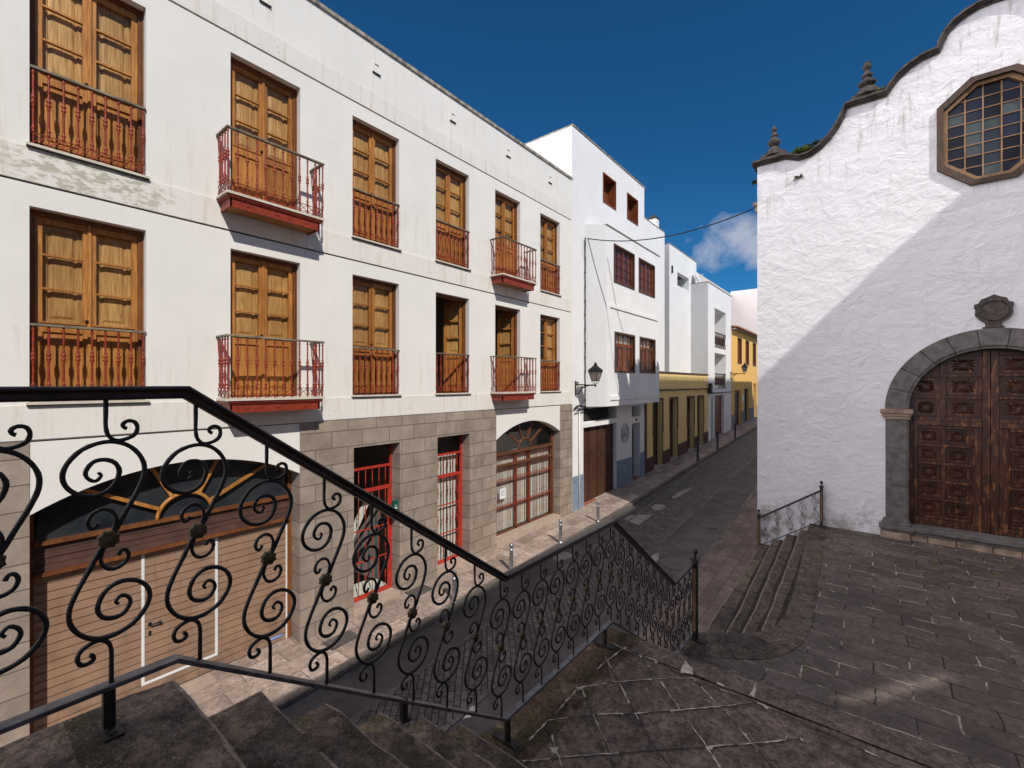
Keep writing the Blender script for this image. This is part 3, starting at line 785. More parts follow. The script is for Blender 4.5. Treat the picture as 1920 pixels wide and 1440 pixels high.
def fan(yc, zc, r, rays, x, t, arcp, name, mat, par):
    b = MB(); pts = arc(yc, zc, r, 0, PI, 16)
    b.tube([(x, p[0], p[1]) for p in pts], t, 6, up=(1, 0, 0))
    for ang, L in rays:
        a = R(ang); b.obox((x, yc + r * math.cos(a), zc + r * math.sin(a)), (x, yc + L * math.cos(a), zc + L * math.sin(a)), t * 1.6, t * 1.6, up=(1, 0, 0))
    return b.build(name, mat, par)
fan(2.20, 2.53, .34, ((28, 1.25), (62, .86), (118, .86), (152, 1.25)), X + .07, .028, None, 'fanlight_rays', 'wood', G)
b = MB(); b.plate([(A1[0] + .06, 2.545)] + [(p[0], p[1] - .03) for p in c0[1:-1]] + [(A1[1] - .06, 2.545)], [], 'x', X + .01); b.build('fanlight_pane', 'darkglass', G)
b = MB(); n = 19; h = (2.12 - .06) / n
for k in range(n):
    z = .06 + h * k; b.box(X - .05, X, A1[0] + .06, A1[1] - .06, z, z + h - .013); b.box(X - .05, X - .014, A1[0] + .06, A1[1] - .06, z + h - .013, z + h); b.box(X, X + .006, A1[0] + .06, A1[1] - .06, z + .001, z + .008)
b.build('slat_panel', 'garage', G)
b = MB(); b.box(X + .001, X + .012, 1.70, 1.735, .26, 2.11); b.box(X + .001, X + .012, 2.60, 2.635, .26, 2.11); b.box(X + .001, X + .012, 1.735, 2.60, .26, .295); b.build('wicket_trim', 'garagewhite', G)
b = MB(); b.box(X + .001, X + .014, A1[1] - .085, A1[1] - .062, .06, 2.1); b.build('side_trim', 'garagewhite', G)
b = MB(); b.box(X + .004, X + .012, 1.775, 1.815, 1.06, 1.11); b.tube([(X + .01, 1.795, 1.09), (X + .05, 1.795, 1.09), (X + .055, 1.83, 1.09), (X + .055, 1.90, 1.09)], .011, 6); b.lathe((X + .055, 1.90, 1.09), [(.001, -.022), (.018, -.012), (.018, .012), (.001, .022)], 8); b.box(X + .004, X + .012, 1.78, 1.81, .93, .99)
b.build('door_handle', 'iron', G)
b = MB(); b.box(X + .003, X + .006, 3.40, 3.62, .12, .17); tg = b.build('blue_tag', 'bluetag', G)
def text(s, size, loc, rot, mat, parent, name='lettering'):
    cu = bpy.data.curves.new(name, 'FONT'); cu.body = s; cu.size = size; cu.align_x = 'CENTER'; cu.align_y = 'CENTER'; cu.extrude = .0008
    o = bpy.data.objects.new(name, cu); COL.objects.link(o)
    me = bpy.data.meshes.new_from_object(o, depsgraph=None) if False else None
    dg = bpy.context.evaluated_depsgraph_get(); dg.update()
    me = bpy.data.meshes.new_from_object(o.evaluated_get(dg)); me.materials.clear(); me.materials.append(M[mat])
    bpy.data.objects.remove(o); o = bpy.data.objects.new(name, me); COL.objects.link(o)
    off = Vector((0, 0, 0)); p = parent
    while p is not None: off += p.location; p = p.parent
    o.location = Vector(loc) - off; o.rotation_euler = rot; o.parent = parent
    return o
b = MB(); b.q([(0, 0, 0)] * 3)
text('HORMANN', .036, (X + .0075, 3.51, .145), (PI / 2, 0, PI / 2), 'paper', G)
# ---- red grille doors
def grille_door(Dd, zt, zm, zb, mid, name):
    y0, y1 = Dd[0] + .0, Dd[1]; x = -.27
    b = MB(); t = .045
    b.box(x - .03, x + .02, y0, y0 + t, zb, Dd[3]); b.box(x - .03, x + .02, y1 - t, y1, zb, Dd[3])
    for z0, z1 in ((zt, zt + .045), (zm, zm + .07), (zb, zb + .07)): b.box(x - .03, x + .022, y0 + t, y1 - t, z0, z1)
    b.box(x - .02, x + .012, y1 - t - .05, y1 - t, zb + .07, zm)
    for z in mid: b.box(x - .012, x + .012, y0 + t, y1 - t - .05, z, z + .022)
    root = b.build(name, 'brightred', B1)
    gb_ = MB(); n = 6
    for k in range(n):
        y = y0 + t + (y1 - y0 - 2 * t - .03) * (k + .5) / n
        def seg_(za, zc): 
            L = zc - za; pr = [(.006, 0), (.006, L * .3), (.013, L * .34), (.007, L * .38), (.014, L * .46), (.014, L * .52), (.007, L * .6), (.013, L * .64), (.006, L * .68), (.006, L)]
            gb_.lathe((x, y, za), pr, 6)
        seg_(zm + .07, zt)
        zz = [zb + .07] + list(mid) + [zm]
        for a_, c_ in zip(zz, zz[1:]): seg_(a_, c_)
    gb_.build('grille_bars', 'brightred', root)
    p = MB(); p.q([(x - .06, y0, zb), (x - .06, y1, zb), (x - .06, y1, Dd[3]), (x - .06, y0, Dd[3])]); p.build('pane', 'glass', root, recalc=False)
    return root
g1_ = grille_door(D1, 2.76, 2.30, .21, (.93, 1.55), 'entrance_door')
g2_ = grille_door(D2, 2.78, 2.26, .26, (.93, 1.60), 'entrance_door')
b = MB()
for k in range(9): y = 6.93 + .104 * k; b.box(-.40, -.395, y, y + .075, .27, 2.76)
b.build('vertical_blind', 'blind', g2_)
b = MB(); b.box(-.275, -.235, 7.80, 7.87, 1.30, 1.48); b.build('lock_box', 'brightred', g2_)
b = MB(); b.box(-.9, -.35, 4.8, 5.82, .2, .24, 0); b.obox((-.6, 4.85, .9), (-.6, 5.5, 2.1), .03, .14, mi=0); b.box(-1.0, -.95, 4.8, 5.3, .25, 1.2, 0); b.build('pale_blind', 'blind', g1_)
mbx = MB(); mbx.box(.012, .09, 5.62, 5.75, 1.86, 2.10); mb_o = mbx.build('mailbox', 'greybox', None, bevel=.008)
mb_o = tag(mb_o, 'green metal letter box fixed beside the left red grille door', 'mailbox')
b = MB(); b.box(.09, .0925, 5.655, 5.70, 2.0, 2.012); b.box(.09, .0935, 5.65, 5.71, 1.94, 1.97); b.build('slot_plate', 'paper', mb_o)
# ---- arched shop front
X = -.29
c0 = arch_pts(*A2); sf = MB()
sf.box(X - .03, X + .05, A2[1] - .09, A2[1], .37, 2.99); sf.box(X - .03, X + .05, A2[0], A2[0] + .09, .37, 2.99)
for k in range(24):
    a, q = c0[k], c0[k + 1]; sf.obox((X + .01, a[0], a[1] - .025), (X + .01, q[0], q[1] - .025), .06, .06, up=(1, 0, 0))
sf.box(X - .03, X + .10, A2[0] + .09, A2[1] - .09, 2.53, 2.60); sf.box(X - .03, X + .08, A2[0] + .09, A2[1] - .09, 2.20, 2.26)
for y in (10.10, 10.72): sf.box(X - .03, X + .03, y - .035, y + .035, .37, 2.53)
sf.box(X - .03, X + .03, A2[0] + .09, A2[1] - .09, .37, .41)
SF = sf.build('arched_shop_window', 'shopframe', B1)
fan(10.45, 2.60, .30, ((32, .95), (66, .76), (114, .76), (148, .95)), X + .06, .03, None, 'fanlight_rays', 'shopframe', SF)
b = MB(); b.plate([(A2[0] + .09, .41)] + [(p[0], p[1] - .03) for p in c0[1:-1]] + [(A2[1] - .09, .41)], [], 'x', X - .01); b.build('pane', 'glass', SF, recalc=False)
b = MB(); y = A2[0] + .1
while y < A2[1] - .12: b.box(X - .09, X - .085, y, y + .055, .42, 2.52); y += .078
b.box(X - .6, X - .59, A2[0], A2[1], 2.4, 3.0)
b.build('vertical_blind', 'blind', SF)
b = MB()
y = A2[0] + .15
while y < A2[1] - .1:
    if min(abs(y - 10.10), abs(y - 10.72)) > .06:
        b.lathe((X + .045, y, .42), [(.006, 0), (.006, .26), (.012, .3), (.006, .34), (.006, .82), (.012, .86), (.006, .9), (.006, 1.42), (.012, 1.46), (.006, 1.5), (.006, 2.1)], 5)
    y += .095
for z in (1.09, 1.80): b.box(X + .03, X + .06, A2[0] + .09, A2[1] - .09, z, z + .022); b.box(X + .03, X + .06, A2[0] + .09, A2[1] - .09, z + .05, z + .06)
for y in (10.10, 10.72): b.box(X + .031, X + .055, y - .055, y - .036, .42, 2.45)
b.build('grille_bars', 'red', SF)
b = MB(); b.box(X + .064, X + .067, 9.32, 9.58, 1.34, 1.62, 0)
for k in range(5): b.box(X + .067, X + .068, 9.36, 9.54 - .03 * (k % 2), 1.56 - .035 * k, 1.57 - .035 * k, 1)
b.build('paper_notice', ['paper', 'ink'], SF)

# ------------------------------------------------------------------ generic small window
def cross_window(par, plane, y0, y1, z0, z1, rec=.12, fmat='darkwood', smat='redwood', cols=2, rows=3, transom=None, name='window', fw_=.07, open_dark=False):
    """window with frame proud of the wall, leaves with muntins, pane; plane = x of the wall face"""
    b = MB(); x = plane
    b.plate(rect(y0, y1, z0, z1), [rect(y0 + fw_, y1 - fw_, z0 + fw_, z1 - fw_)], 'x', x + .02, -.04 - rec)
    root = b.build(name, fmat, par)
    xi = x - rec; iy0, iy1, iz0, iz1 = y0 + fw_, y1 - fw_, z0 + fw_, z1 - fw_
    if open_dark:
        c = MB(); c.box(xi - .05, xi - .03, iy0, (iy0 + iy1) / 2, iz0, iz1); c.box(xi - .05, xi - .03, (iy0 + iy1) / 2, iy1, iz0, iz1)
        c.box(xi - .03, xi - .015, iy0 + .06, (iy0 + iy1) / 2 - .04, iz0 + .06, iz1 - .06); c.box(xi - .03, xi + .01, (iy0 + iy1) / 2 - .02, (iy0 + iy1) / 2 + .02, iz0, iz1)
        c.build('shutter', smat, root); return root
    c = MB(); zt = iz1
    if transom:
        c.box(xi - .02, xi + .03, iy0, iy1, transom - .03, transom + .03); zt = transom - .03
        for k in range(1, 4): yy = iy0 + (iy1 - iy0) * k / 4; c.box(xi - .02, xi + .02, yy - .03, yy + .03, transom + .03, iz1)
    w = (iy1 - iy0) / cols
    for k in range(cols):
        a, q = iy0 + w * k, iy0 + w * (k + 1)
        c.box(xi - .02, xi + .015, a, a + .05, iz0, zt); c.box(xi - .02, xi + .015, q - .05, q, iz0, zt)
        c.box(xi - .02, xi + .013, a + .05, q - .05, iz0, iz0 + .06); c.box(xi - .02, xi + .013, a + .05, q - .05, zt - .06, zt)
        for r_ in range(1, rows): zz = iz0 + (zt - iz0) * r_ / rows; c.box(xi - .015, xi + .008, a + .05, q - .05, zz - .012, zz + .012)
        c.box(xi - .015, xi + .006, (a + q) / 2 - .012, (a + q) / 2 + .012, iz0 + .06, zt - .06)
    c.build('leaf', smat, root)
    p = MB(); p.q([(xi - .008, iy0, iz0), (xi - .008, iy1, iz0), (xi - .008, iy1, iz1), (xi - .008, iy0, iz1)]); p.build('pane', 'glass', root, recalc=False)
    s = MB()
    for k in range(cols * 2):
        if k % 2 == 0 and transom and k == 0: continue
        a = iy0 + (iy1 - iy0) * k / (cols * 2); q = iy0 + (iy1 - iy0) * (k + 1) / (cols * 2)
        s.box(xi - .06, xi - .045, a + .03, q - .03, iz0 + .03, zt - .03)
    s.build('inner_shutter', smat, root)
    cu = MB(); cu.box(xi - .13, xi - .12, iy0, iy1, iz0, iz1); cu.build('curtain', 'blind' if transom else 'room', root)
    return root

# ------------------------------------------------------------------ building 2: white house with oriel
B2 = empty('white_house', (0, 15.7, .3)); tag(B2, 'tall white house with a two storey oriel box and blue grey base', 'house')
y0, y1, ZT = 12.74, 18.72, 12.9
gar = (13.46, 16.02); dr = (17.44, 18.26)
wU = [(14.87, 15.95, 11.08, 12.17), (16.95, 18.03, 11.06, 12.12)]
b = MB()
b.plate([(y0, -.3), (gar[0], -.3), (gar[0], 2.98), (gar[1], 2.98), (gar[1], -.3), (dr[0], -.3), (dr[0], 2.85), (dr[1], 2.85), (dr[1], -.3), (y1, -.3), (y1, ZT), (y0, ZT)],
        [rect(gar[0], gar[1], 3.16, 3.62), rect(dr[0], dr[1], 3.1, 3.55)] + [rect(*w) for w in wU], 'x', 0, -.35)
b.box(-5.6, -.35, y1 - .1, y1, -.3, ZT); b.box(-5.7, -5.6, y0, y1, -.3, ZT); b.box(-5.6, -.35, y0 + .1, y1 - .1, ZT - .3, ZT - .2)
b.build('wall', 'plaster2', B2)
b = MB(); b.box(-5.6, -.002, y0 - .012, y0 + .1, -.3, ZT - .002); b.build('side_wall', 'splay_shade', B2)
b = MB(); b.box(-5.72, .03, y0 - .02, y1 + .02, ZT, ZT + .035); b.build('parapet_cap', 'cap', B2)
b = MB(); b.box(-1.5, -1.4, y0 + .1, y1 - .1, -.2, 12.4); b.box(-1.4, -.36, y0 + .1, y1 - .1, 3.70, 3.75); b.box(-1.4, -.36, 16.3, 16.4, -.2, 3.6); b.build('interior', 'room', B2)
P = .55; oz0, oz1 = 3.69, 9.9; oy = [(0, 13.54), (P, 14.07), (P, 19.0), (0, 19.02)]
wo = [(14.62, 16.40, 8.04, 9.41), (16.80, 18.47, 8.04, 9.39), (14.68, 16.44, 4.87, 6.32), (16.89, 18.54, 4.89, 6.32)]
b = MB()
b.plate(rect(14.07, 19.0, oz0, oz1), [rect(*w) for w in wo], 'x', P, -.16)
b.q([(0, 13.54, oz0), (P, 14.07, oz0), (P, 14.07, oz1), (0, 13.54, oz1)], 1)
b.q([(P, 19.0, oz0), (0, 19.02, oz0), (0, 19.02, oz1), (P, 19.0, oz1)])
b.q([(0, 13.54, oz0), (P, 14.07, oz0), (P, 19.0, oz0), (0, 19.02, oz0)]); b.q([(0, 13.54, oz1), (P, 14.07, oz1), (P, 19.0, oz1), (0, 19.02, oz1)])
b.box(P, P + .04, 14.35, 18.75, 3.90, 4.04); b.box(P, P + .04, 14.35, 18.75, 7.12, 7.24)
o = b.build('oriel', ['plaster2', 'splay_shade'], B2)
b = MB(); b.box(.02, P + .03, 14.05, 19.03, oz1, oz1 + .03); b.build('oriel_cap', 'cap', B2)
b = MB(); b.box(P - .30, P - .28, 14.1, 18.95, 3.8, 9.8); b.build('oriel_interior', 'room', B2)
for w in wo[:2]: cross_window(B2, P, *w, rec=.07, rows=4)
for w in wo[2:]: cross_window(B2, P, *w, rec=.07, rows=2, transom=w[3] - .42)
for w in wU: cross_window(B2, 0, *w, rec=.28, fw_=.05, fmat='redwood', open_dark=True)
b = MB()
for a, c, z in ((y0 + .01, gar[0], 1.42), (gar[1], dr[0], 1.50), (dr[1], y1, 1.56)): b = MB(); b.box(0, .02, a, c, -.3, z); b.build('painted_base', 'blue', B2)
b = MB(); b.box(0, .03, gar[0] - .05, 16.0, 2.98, 3.13); b.build('door_lintel', 'plaster2', B2)
def panel_door(par, x, y0, y1, z0, z1, nc, nr, mat, name='door', t=.05, hz=None):
    b = MB(); b.box(x - .04, x, y0, y1, z0, z1)
    w = (y1 - y0) / nc; hs = hz or [(z1 - z0) / nr] * nr; z = z0
    for h in hs:
        for k in range(nc):
            b.plate(rect(y0 + w * k + .03, y0 + w * (k + 1) - .03, z + .03, z + h - .03), [rect(y0 + w * k + .07, y0 + w * (k + 1) - .07, z + .07, z + h - .07)], 'x', x + .022, -.022, sides=True)
            b.box(x, x + .012, y0 + w * k + .12, y0 + w * (k + 1) - .12, z + .12, z + h - .12)
        z += h
    return b.build(name, mat, par)
panel_door(B2, -.16, gar[0], gar[1], .36, 2.98, 4, 3, 'darkwood', 'garage_door', hz=[.8, .8, 1.02])
panel_door(B2, -.30, dr[0], dr[1], .55, 2.6, 2, 3, 'darkwood', 'front_door')
b = MB(); b.box(-.3, -.1, gar[0] + .02, gar[1] - .5, 3.2, 3.6)
for k in range(14): b.box(-.10, -.09, gar[0] + .1 + .15 * k, gar[0] + .11 + .15 * k, 3.2, 3.6)
b.build('ventilation_grille', 'gap', B2)
b = MB(); b.box(-.34, -.32, dr[0], dr[1], 3.1, 3.55); b.build('fanlight', 'darkglass', B2)
b = MB()
for r_ in (.33, .24):
    b.tube([(.02, 16.73 + r_ * math.cos(a * PI / 12), 2.52 + r_ * 1.15 * math.sin(a * PI / 12)) for a in range(25)], .022, 6, up=(1, 0, 0), cap=False)
b.obox((.02, 16.35, 2.5), (.02, 17.11, 2.5), .03, .03); b.lathe((0, 0, 0), [(.15, 0), (.15, .02), (.02, .05)], 16)
for v in range(len(b.v) - 48, len(b.v)): x, y, z = b.v[v]; b.v[v] = (.001 + z, 16.73 + x, 2.52 + y * 1.15)
b.build('round_emblem', 'side_shade_grey', B2)
b = MB(); b.box(0, .02, 17.8, 17.95, 2.93, 3.03); b.build('number_plate', 'darkwood', B2)
b = MB(); b.box(-.35, .02, dr[0] + .01, dr[1] - .01, .1, .56); b.build('doorstep', 'tile', B2)
b = MB(); b.box(-.35, .01, gar[0] + .01, gar[1] - .01, .1, .36); b.build('garage_sill', 'tile', B2)
b = MB(); b.tube([(.05, 13.10, 3.6), (.05, 13.10, .3)], .022, 8); b.build('drainpipe', 'plaster', B2)

# ------------------------------------------------------------------ buildings behind and beyond
def simple_wall_house(name, label, loc, x0, x1, y0, y1, z1, mat, holes=(), cat='house', cap='cap', z0=-.2, depth=.3, capt=.035):
    root = empty(name, loc); tag(root, label, cat)
    b = MB(); b.plate(rect(y0, y1, z0, z1), holes, 'x', x1, -depth)
    sw = MB(); sw.box(x0, x1 - .002, y0 - .012, y0 + .1, z0, z1 - .002); sw.build('side_wall', 'side_shade_grey', root)
    b.box(x0, x1 - depth, y1 - .1, y1, z0, z1); b.box(x0 - .1, x0, y0, y1, z0, z1); b.box(x0, x1 - depth, y0 + .1, y1 - .1, z1 - .35, z1 - .3)
    b.build('wall', mat, root)
    if cap:
        b = MB(); b.box(x0 - .1, x1 + .02, y0 - .02, y1 + .02, z1, z1 + capt); b.build('parapet_cap', cap, root)
    return root
# low yellow house
B3 = empty('yellow_house', (0, 23.6, .7)); tag(B3, 'low single storey pale yellow house with dark brown dado and four narrow doors', 'house')
yd = [(19.76, 20.86), (21.9, 22.95), (24.55, 25.7), (26.4, 27.5)]
y0, y1 = 18.74, 28.45
lp = [(y0, -.2)]
for a, c in yd: lp += [(a, -.2), (a, 3.72), (c, 3.72), (c, -.2)]
lp += [(y1, -.2), (y1, 4.98), (y0, 4.98)]
b = MB(); b.plate(lp, [], 'x', 0, -.34); b.box(-6, -.34, y0, y0 + .1, 0, 4.98); b.box(-6, -.34, y1 - .1, y1, 0, 4.98); b.box(-6, -.34, y0 + .1, y1 - .1, 4.2, 4.3); b.box(-6.1, -6, y0, y1, 0, 5.1)
b.box(0, .06, y0, y1, 4.22, 4.34); b.build('wall', 'yellow', B3)
b = MB(); b.box(-.36, .05, y0, y1 + .02, 4.98, 5.05); b.build('parapet_cap', 'dado', B3)
e = [y0] + [v for p in yd for v in p] + [y1]
for a, c in zip(e[::2], e[1::2]):
    n = 3; b = MB()
    for k in range(n):
        ya, yb = a + (c - a) * k / n, a + (c - a) * (k + 1) / n
        b.box(0, .02, ya, yb, -.2, g((ya + yb) / 2) + .62)
    if a == y0: b.box(0, .025, y0, y0 + .22, -.2, 4.0)
    b.build('painted_dado', 'dado', B3)
for a, c in yd:
    zb = g(a) + .1; b = MB()
    b.box(0, .035, a - .09, a, 2.2, 3.82); b.box(0, .035, c, c + .09, 2.2, 3.82); b.box(0, .035, a, c, 3.72, 3.82); b.box(0, .03, a - .03, a, zb, 2.2); b.box(0, .03, c, c + .03, zb, 2.2)
    root = b.build('door', 'dado', B3)
    panel_door(root, -.24, a, c, zb, 2.85, 2, 3, 'darkwood', 'door_leaf')
    b = MB(); b.plate(rect(a, c, 2.85, 3.72), [rect(a + .08, (a + c) / 2 - .03, 2.92, 3.66), rect((a + c) / 2 + .03, c - .08, 2.92, 3.66)], 'x', -.22, -.04); b.build('fanlight_frame', 'darkwood', root)
    b = MB(); b.q([(-.25, a, 2.85), (-.25, c, 2.85), (-.25, c, 3.72), (-.25, a, 3.72)]); b.build('fanlight_pane', 'darkglass', root)
    b = MB(); b.box(-.3, .05, a + .01, c - .01, -.1, zb); b.build('doorstep', 'sillstone', root)
# balcony house
B4 = empty('balcony_house', (0, 31.3, 1.1)); tag(B4, 'narrow white house with two recessed balconies above a brown garage door', 'house')
y0, y1, ZT = 28.47, 34.22, 10.57
hb = [(29.95, 32.75, 6.75, 9.22), (29.95, 32.75, 4.15, 6.42)]
lp = [(y0, -.2), (29.15, -.2), (29.15, 3.7), (29.6, 3.7), (29.6, -.2), (29.95, -.2), (29.95, 3.74), (32.3, 3.74), (32.3, -.2), (y1, -.2), (y1, ZT), (y0, ZT)]
b = MB(); b.plate(lp, [rect(*h) for h in hb], 'x', 0, -1.3)
sw = MB(); sw.box(-2.4, -.002, y0 - .012, y0 + .1, -.2, ZT - .002); sw.build('side_wall', 'side_shade_grey', B4)
b.box(-2.3, -1.3, y1 - .1, y1, -.2, ZT); b.box(-2.4, -2.3, y0, y1, -.2, ZT); b.box(-2.3, -1.3, y0 + .1, y1 - .1, ZT - .4, ZT - .3); b.box(-1.4, -1.3, y0 + .1, y1 - .1, 3.8, ZT - .4)
b.box(.0, .05, y0, y1, 3.86, 3.95); b.build('wall', 'plaster2', B4)
b = MB(); b.box(-2.45, .03, y0 - .02, y1 + .02, ZT, ZT + .05); b.build('parapet_cap', 'cap', B4)
for a, c, z0, z1 in hb:
    b = MB(); b.box(-.06, .0, a, c, z0 + .93, z0 + .99)
    rt = b.build('balcony_rail', 'darkwood', B4); b = MB()
    b.box(-.05, -.01, a, c, z0 + .02, z0 + .07)
    for k in range(6):
        p, q = a + (c - a) * k / 6, a + (c - a) * (k + 1) / 6
        b.obox((-.03, p, z0 + .05), (-.03, q, z0 + .93), .04, .04); b.obox((-.035, p, z0 + .93), (-.035, q, z0 + .05), .035, .035); b.box(-.055, -.005, p - .02, p + .02, z0 + .05, z0 + .93)
    b.build('cross_bars', 'darkwood', rt)
    b = MB(); b.box(-1.29, -1.22, a + .3, a + 1.5, z0, z0 + 1.9); b.build('balcony_door', 'darkwood', B4)
panel_door(B4, -.2, 29.95, 32.3, 1.2, 3.74, 1, 5, 'redwood', 'garage_door')
b = MB(); b.box(-.3, -.25, 29.15, 29.6, .9, 3.7); b.build('side_door', 'darkglass', B4)
# set-back white block behind the yellow house
B5 = simple_wall_house('set_back_block', 'plain white flat roofed block set back behind the yellow house', (-2, 27.5, 0), -8, -1.0, 24.69, 29.6, 12.15, 'plaster2', [rect(26.0, 28.1, 10.1, 10.85)], 'house')
b = MB(); b.box(-2.2, -2.1, 25.8, 28.3, 10.0, 10.9); b.box(-2.1, -1.3, 28.1, 28.2, 10.0, 10.9); b.build('terrace_recess', 'plaster3', B5)
b = MB(); b.box(-1.0, -.93, 25.0, 25.1, 10.6, 11.0); b.build('wall_fixture', 'lampblack', B5)
B6 = simple_wall_house('rear_block', 'white rooftop block rising just behind the tall white house', (-1.5, 22.5, 0), -6, -1.0, 18.8, 23.95, 12.55, 'plaster2', [], 'house')
b = MB(); b.box(-1.5, -1.1, 23.0, 23.4, 12.585, 13.1, 0); b.box(-1.53, -1.07, 22.97, 23.43, 13.1, 13.14, 1)
b.q([(-1.53, 22.97, 13.14), (-1.07, 22.97, 13.14), (-1.3, 23.2, 13.42)], 1); b.q([(-1.07, 22.97, 13.14), (-1.07, 23.43, 13.14), (-1.3, 23.2, 13.42)], 1); b.q([(-1.07, 23.43, 13.14), (-1.53, 23.43, 13.14), (-1.3, 23.2, 13.42)], 1); b.q([(-1.53, 23.43, 13.14), (-1.53, 22.97, 13.14), (-1.3, 23.2, 13.42)], 1)
b.build('chimney', ['plaster2', 'gap'], B6)
# ochre house
B7 = empty('ochre_house', (0, 38.8, 1.4)); tag(B7, 'two storey ochre yellow house with tiled eaves at the end of the street', 'house')
y0, y1 = 34.26, 44.0
wz = [(36.15, 37.5), (38.85, 40.1), (41.6, 42.9)]; dz = [(35.25, 37.3, 4.0), (38.5, 40.2, 4.1), (42.0, 43.2, 4.5)]
lp = [(y0, -.2)]
for a, c, z in dz: lp += [(a, -.2), (a, z), (c, z), (c, -.2)]
lp += [(y1, -.2), (y1, 8.3), (y0, 8.3)]
b = MB(); b.plate(lp, [rect(a, c, 5.95, 7.9) for a, c in wz], 'x', 0, -.3); b.box(-5, -.3, y0, y0 + .1, 0, 8.3); b.box(-5, -.3, y1 - .1, y1, 0, 8.3); b.build('wall', 'ochre', B7)
b = MB(); b.box(-.3, .30, y0, y1, 8.3, 8.38, 0); b.q([(.42, y0, 8.42), (.42, y1, 8.42), (-5, y1, 9.4), (-5, y0, 9.4)], 1); b.q([(.42, y0, 8.38), (.42, y1, 8.38), (-5, y1, 9.36), (-5, y0, 9.36)], 1)
k = y0 + .1
while k < y1: b.tube([(.46, k, 8.43), (-.6, k, 8.64)], .07, 6, 1); k += .2
b.build('tiled_roof', ['cap', 'tile'], B7)
e = [y0] + [v for p in dz for v in p[:2]] + [y1]
for a, c in zip(e[::2], e[1::2]): b = MB(); b.box(0, .03, a, c, -.2, g((a + c) / 2) + .95); b.build('painted_dado', 'greydado', B7)
for a, c in wz: cross_window(B7, 0, a, c, 5.95, 7.9, rec=.1, rows=4)
for a, c, z in dz: panel_door(B7, -.2, a, c, 1.2, z, 2, 4, 'gap' if a > 38 else 'darkwood', 'door')
b = MB(); b.box(0, .02, 37.7, 38.1, 3.1, 3.6); b.build('wall_plate', 'paper', B7)
# pink block closing the view
B8 = empty('pink_block', (-6, 60, 2)); tag(B8, 'large windowless pale pink block closing the view beyond the ochre house', 'building')
b = MB(); b.box(-16, -5.78, 45.9, 60, 0, 15.5); b.box(-5.78, 12, 60, 70, 0, 15.8); b.build('wall', 'pink', B8)
# small rooftop dish
d = MB(); d.lathe((0, 0, 0), [(.02, .0), (.2, .03), (.36, .10), (.40, .14)], 14)
dm = Matrix.Translation((-.8, 28.8, 11.0)) @ Matrix.Rotation(R(70), 4, 'Y') @ Matrix.Rotation(R(20), 4, 'Z')
d.v = [tuple(dm @ Vector(v)) for v in d.v]
d.tube([(-.85, 28.8, 10.62), (-.85, 28.8, 11.0)], .03, 6); d.tube([(-.8, 28.8, 11), (-.35, 28.75, 11.15)], .02, 5)
DI = d.build('satellite_dish', 'dish'); tag(DI, 'small white satellite dish on the roof edge of the balcony house', 'satellite dish')

# ------------------------------------------------------------------ church
CH = empty('church', (9.45, 12.5, 1.22)); tag(CH, 'whitewashed church with curved stone edged gable, octagonal window and arched carved door', 'church')
CY = 12.5; XC = 9.45
half = [(5.42, 9.86), (6.02, 9.86), (6.30, 9.74), (6.50, 9.76), (6.70, 9.86), (6.88, 10.02), (7.03, 10.22), (7.13, 10.42), (7.19, 10.62), (7.88, 10.62), (7.95, 10.74), (8.08, 10.91), (8.24, 11.04), (8.44, 11.13), (8.70, 11.17), (8.73, 11.30), (8.80, 11.46), (8.92, 11.61), (9.08, 11.71), (9.26, 11.77), (9.45, 11.785)]
full = half + [(2 * XC - x, z) for x, z in half[-2::-1]]
oct_ = [(8.68, 8.78), (9.155, 8.36), (9.755, 8.36), (10.22, 8.78), (10.22, 9.98), (9.755, 10.42), (9.155, 10.42), (8.68, 9.98)]
do = arc(XC, 3.93, 1.6, PI, 0, 32)
hole_door = [(7.86, 1.0)] + [(x, z) for x, z in do] + [(11.04, 1.0)]
lp = [(5.42, -.2), (7.86, -.2), (7.86, 3.93)] + do[1:-1] + [(11.04, 3.93), (11.04, -.2), (13.48, -.2)] + full[::-1]
b = MB(); b.plate(lp, [oct_], 'y', CY, .6)
# side walls
b.box(5.42, 6.0, CY + .601, CY + 26, -.2, 9.0); b.box(12.9, 13.48, CY + .601, CY + 26, -.2, 9.0)
b.box(6.0, 12.9, CY + 25.4, CY + 26, -.2, 9.0)
b.build('wall', 'church', CH)
# nave roof with tile ends along the eave
b = MB(); yy0 = CY + .9
b.q([(5.7, yy0, 9.8), (5.7, CY + 26, 9.8), (XC, CY + 26, 10.9), (XC, yy0, 10.9)]); b.q([(13.2, yy0, 9.8), (13.2, CY + 26, 9.8), (XC, CY + 26, 10.9), (XC, yy0, 10.9)])
k = yy0 + .1
while k < CY + 20: b.box(5.36, 5.68, k, k + .15, 10.38, 10.38 + .14); k += .34
b.build('tiled_roof', 'tile', CH)
b = MB(); b.box(5.42, 5.7, yy0, CY + 26, 9.0, 10.38); b.box(13.2, 13.48, yy0, CY + 26, 9.0, 10.38); b.build('eave_shade_wall', 'plaster3', CH)  # unseen wall raised to cast the tile-edged shade on the oriel
b = MB(); b.box(5.30, 5.415, CY + .1, CY + .55, 8.92, 9.0); b.box(5.34, 5.415, CY + .15, CY + .5, 8.78, 8.92); b.build('eave_stone', 'oldplinth', CH)
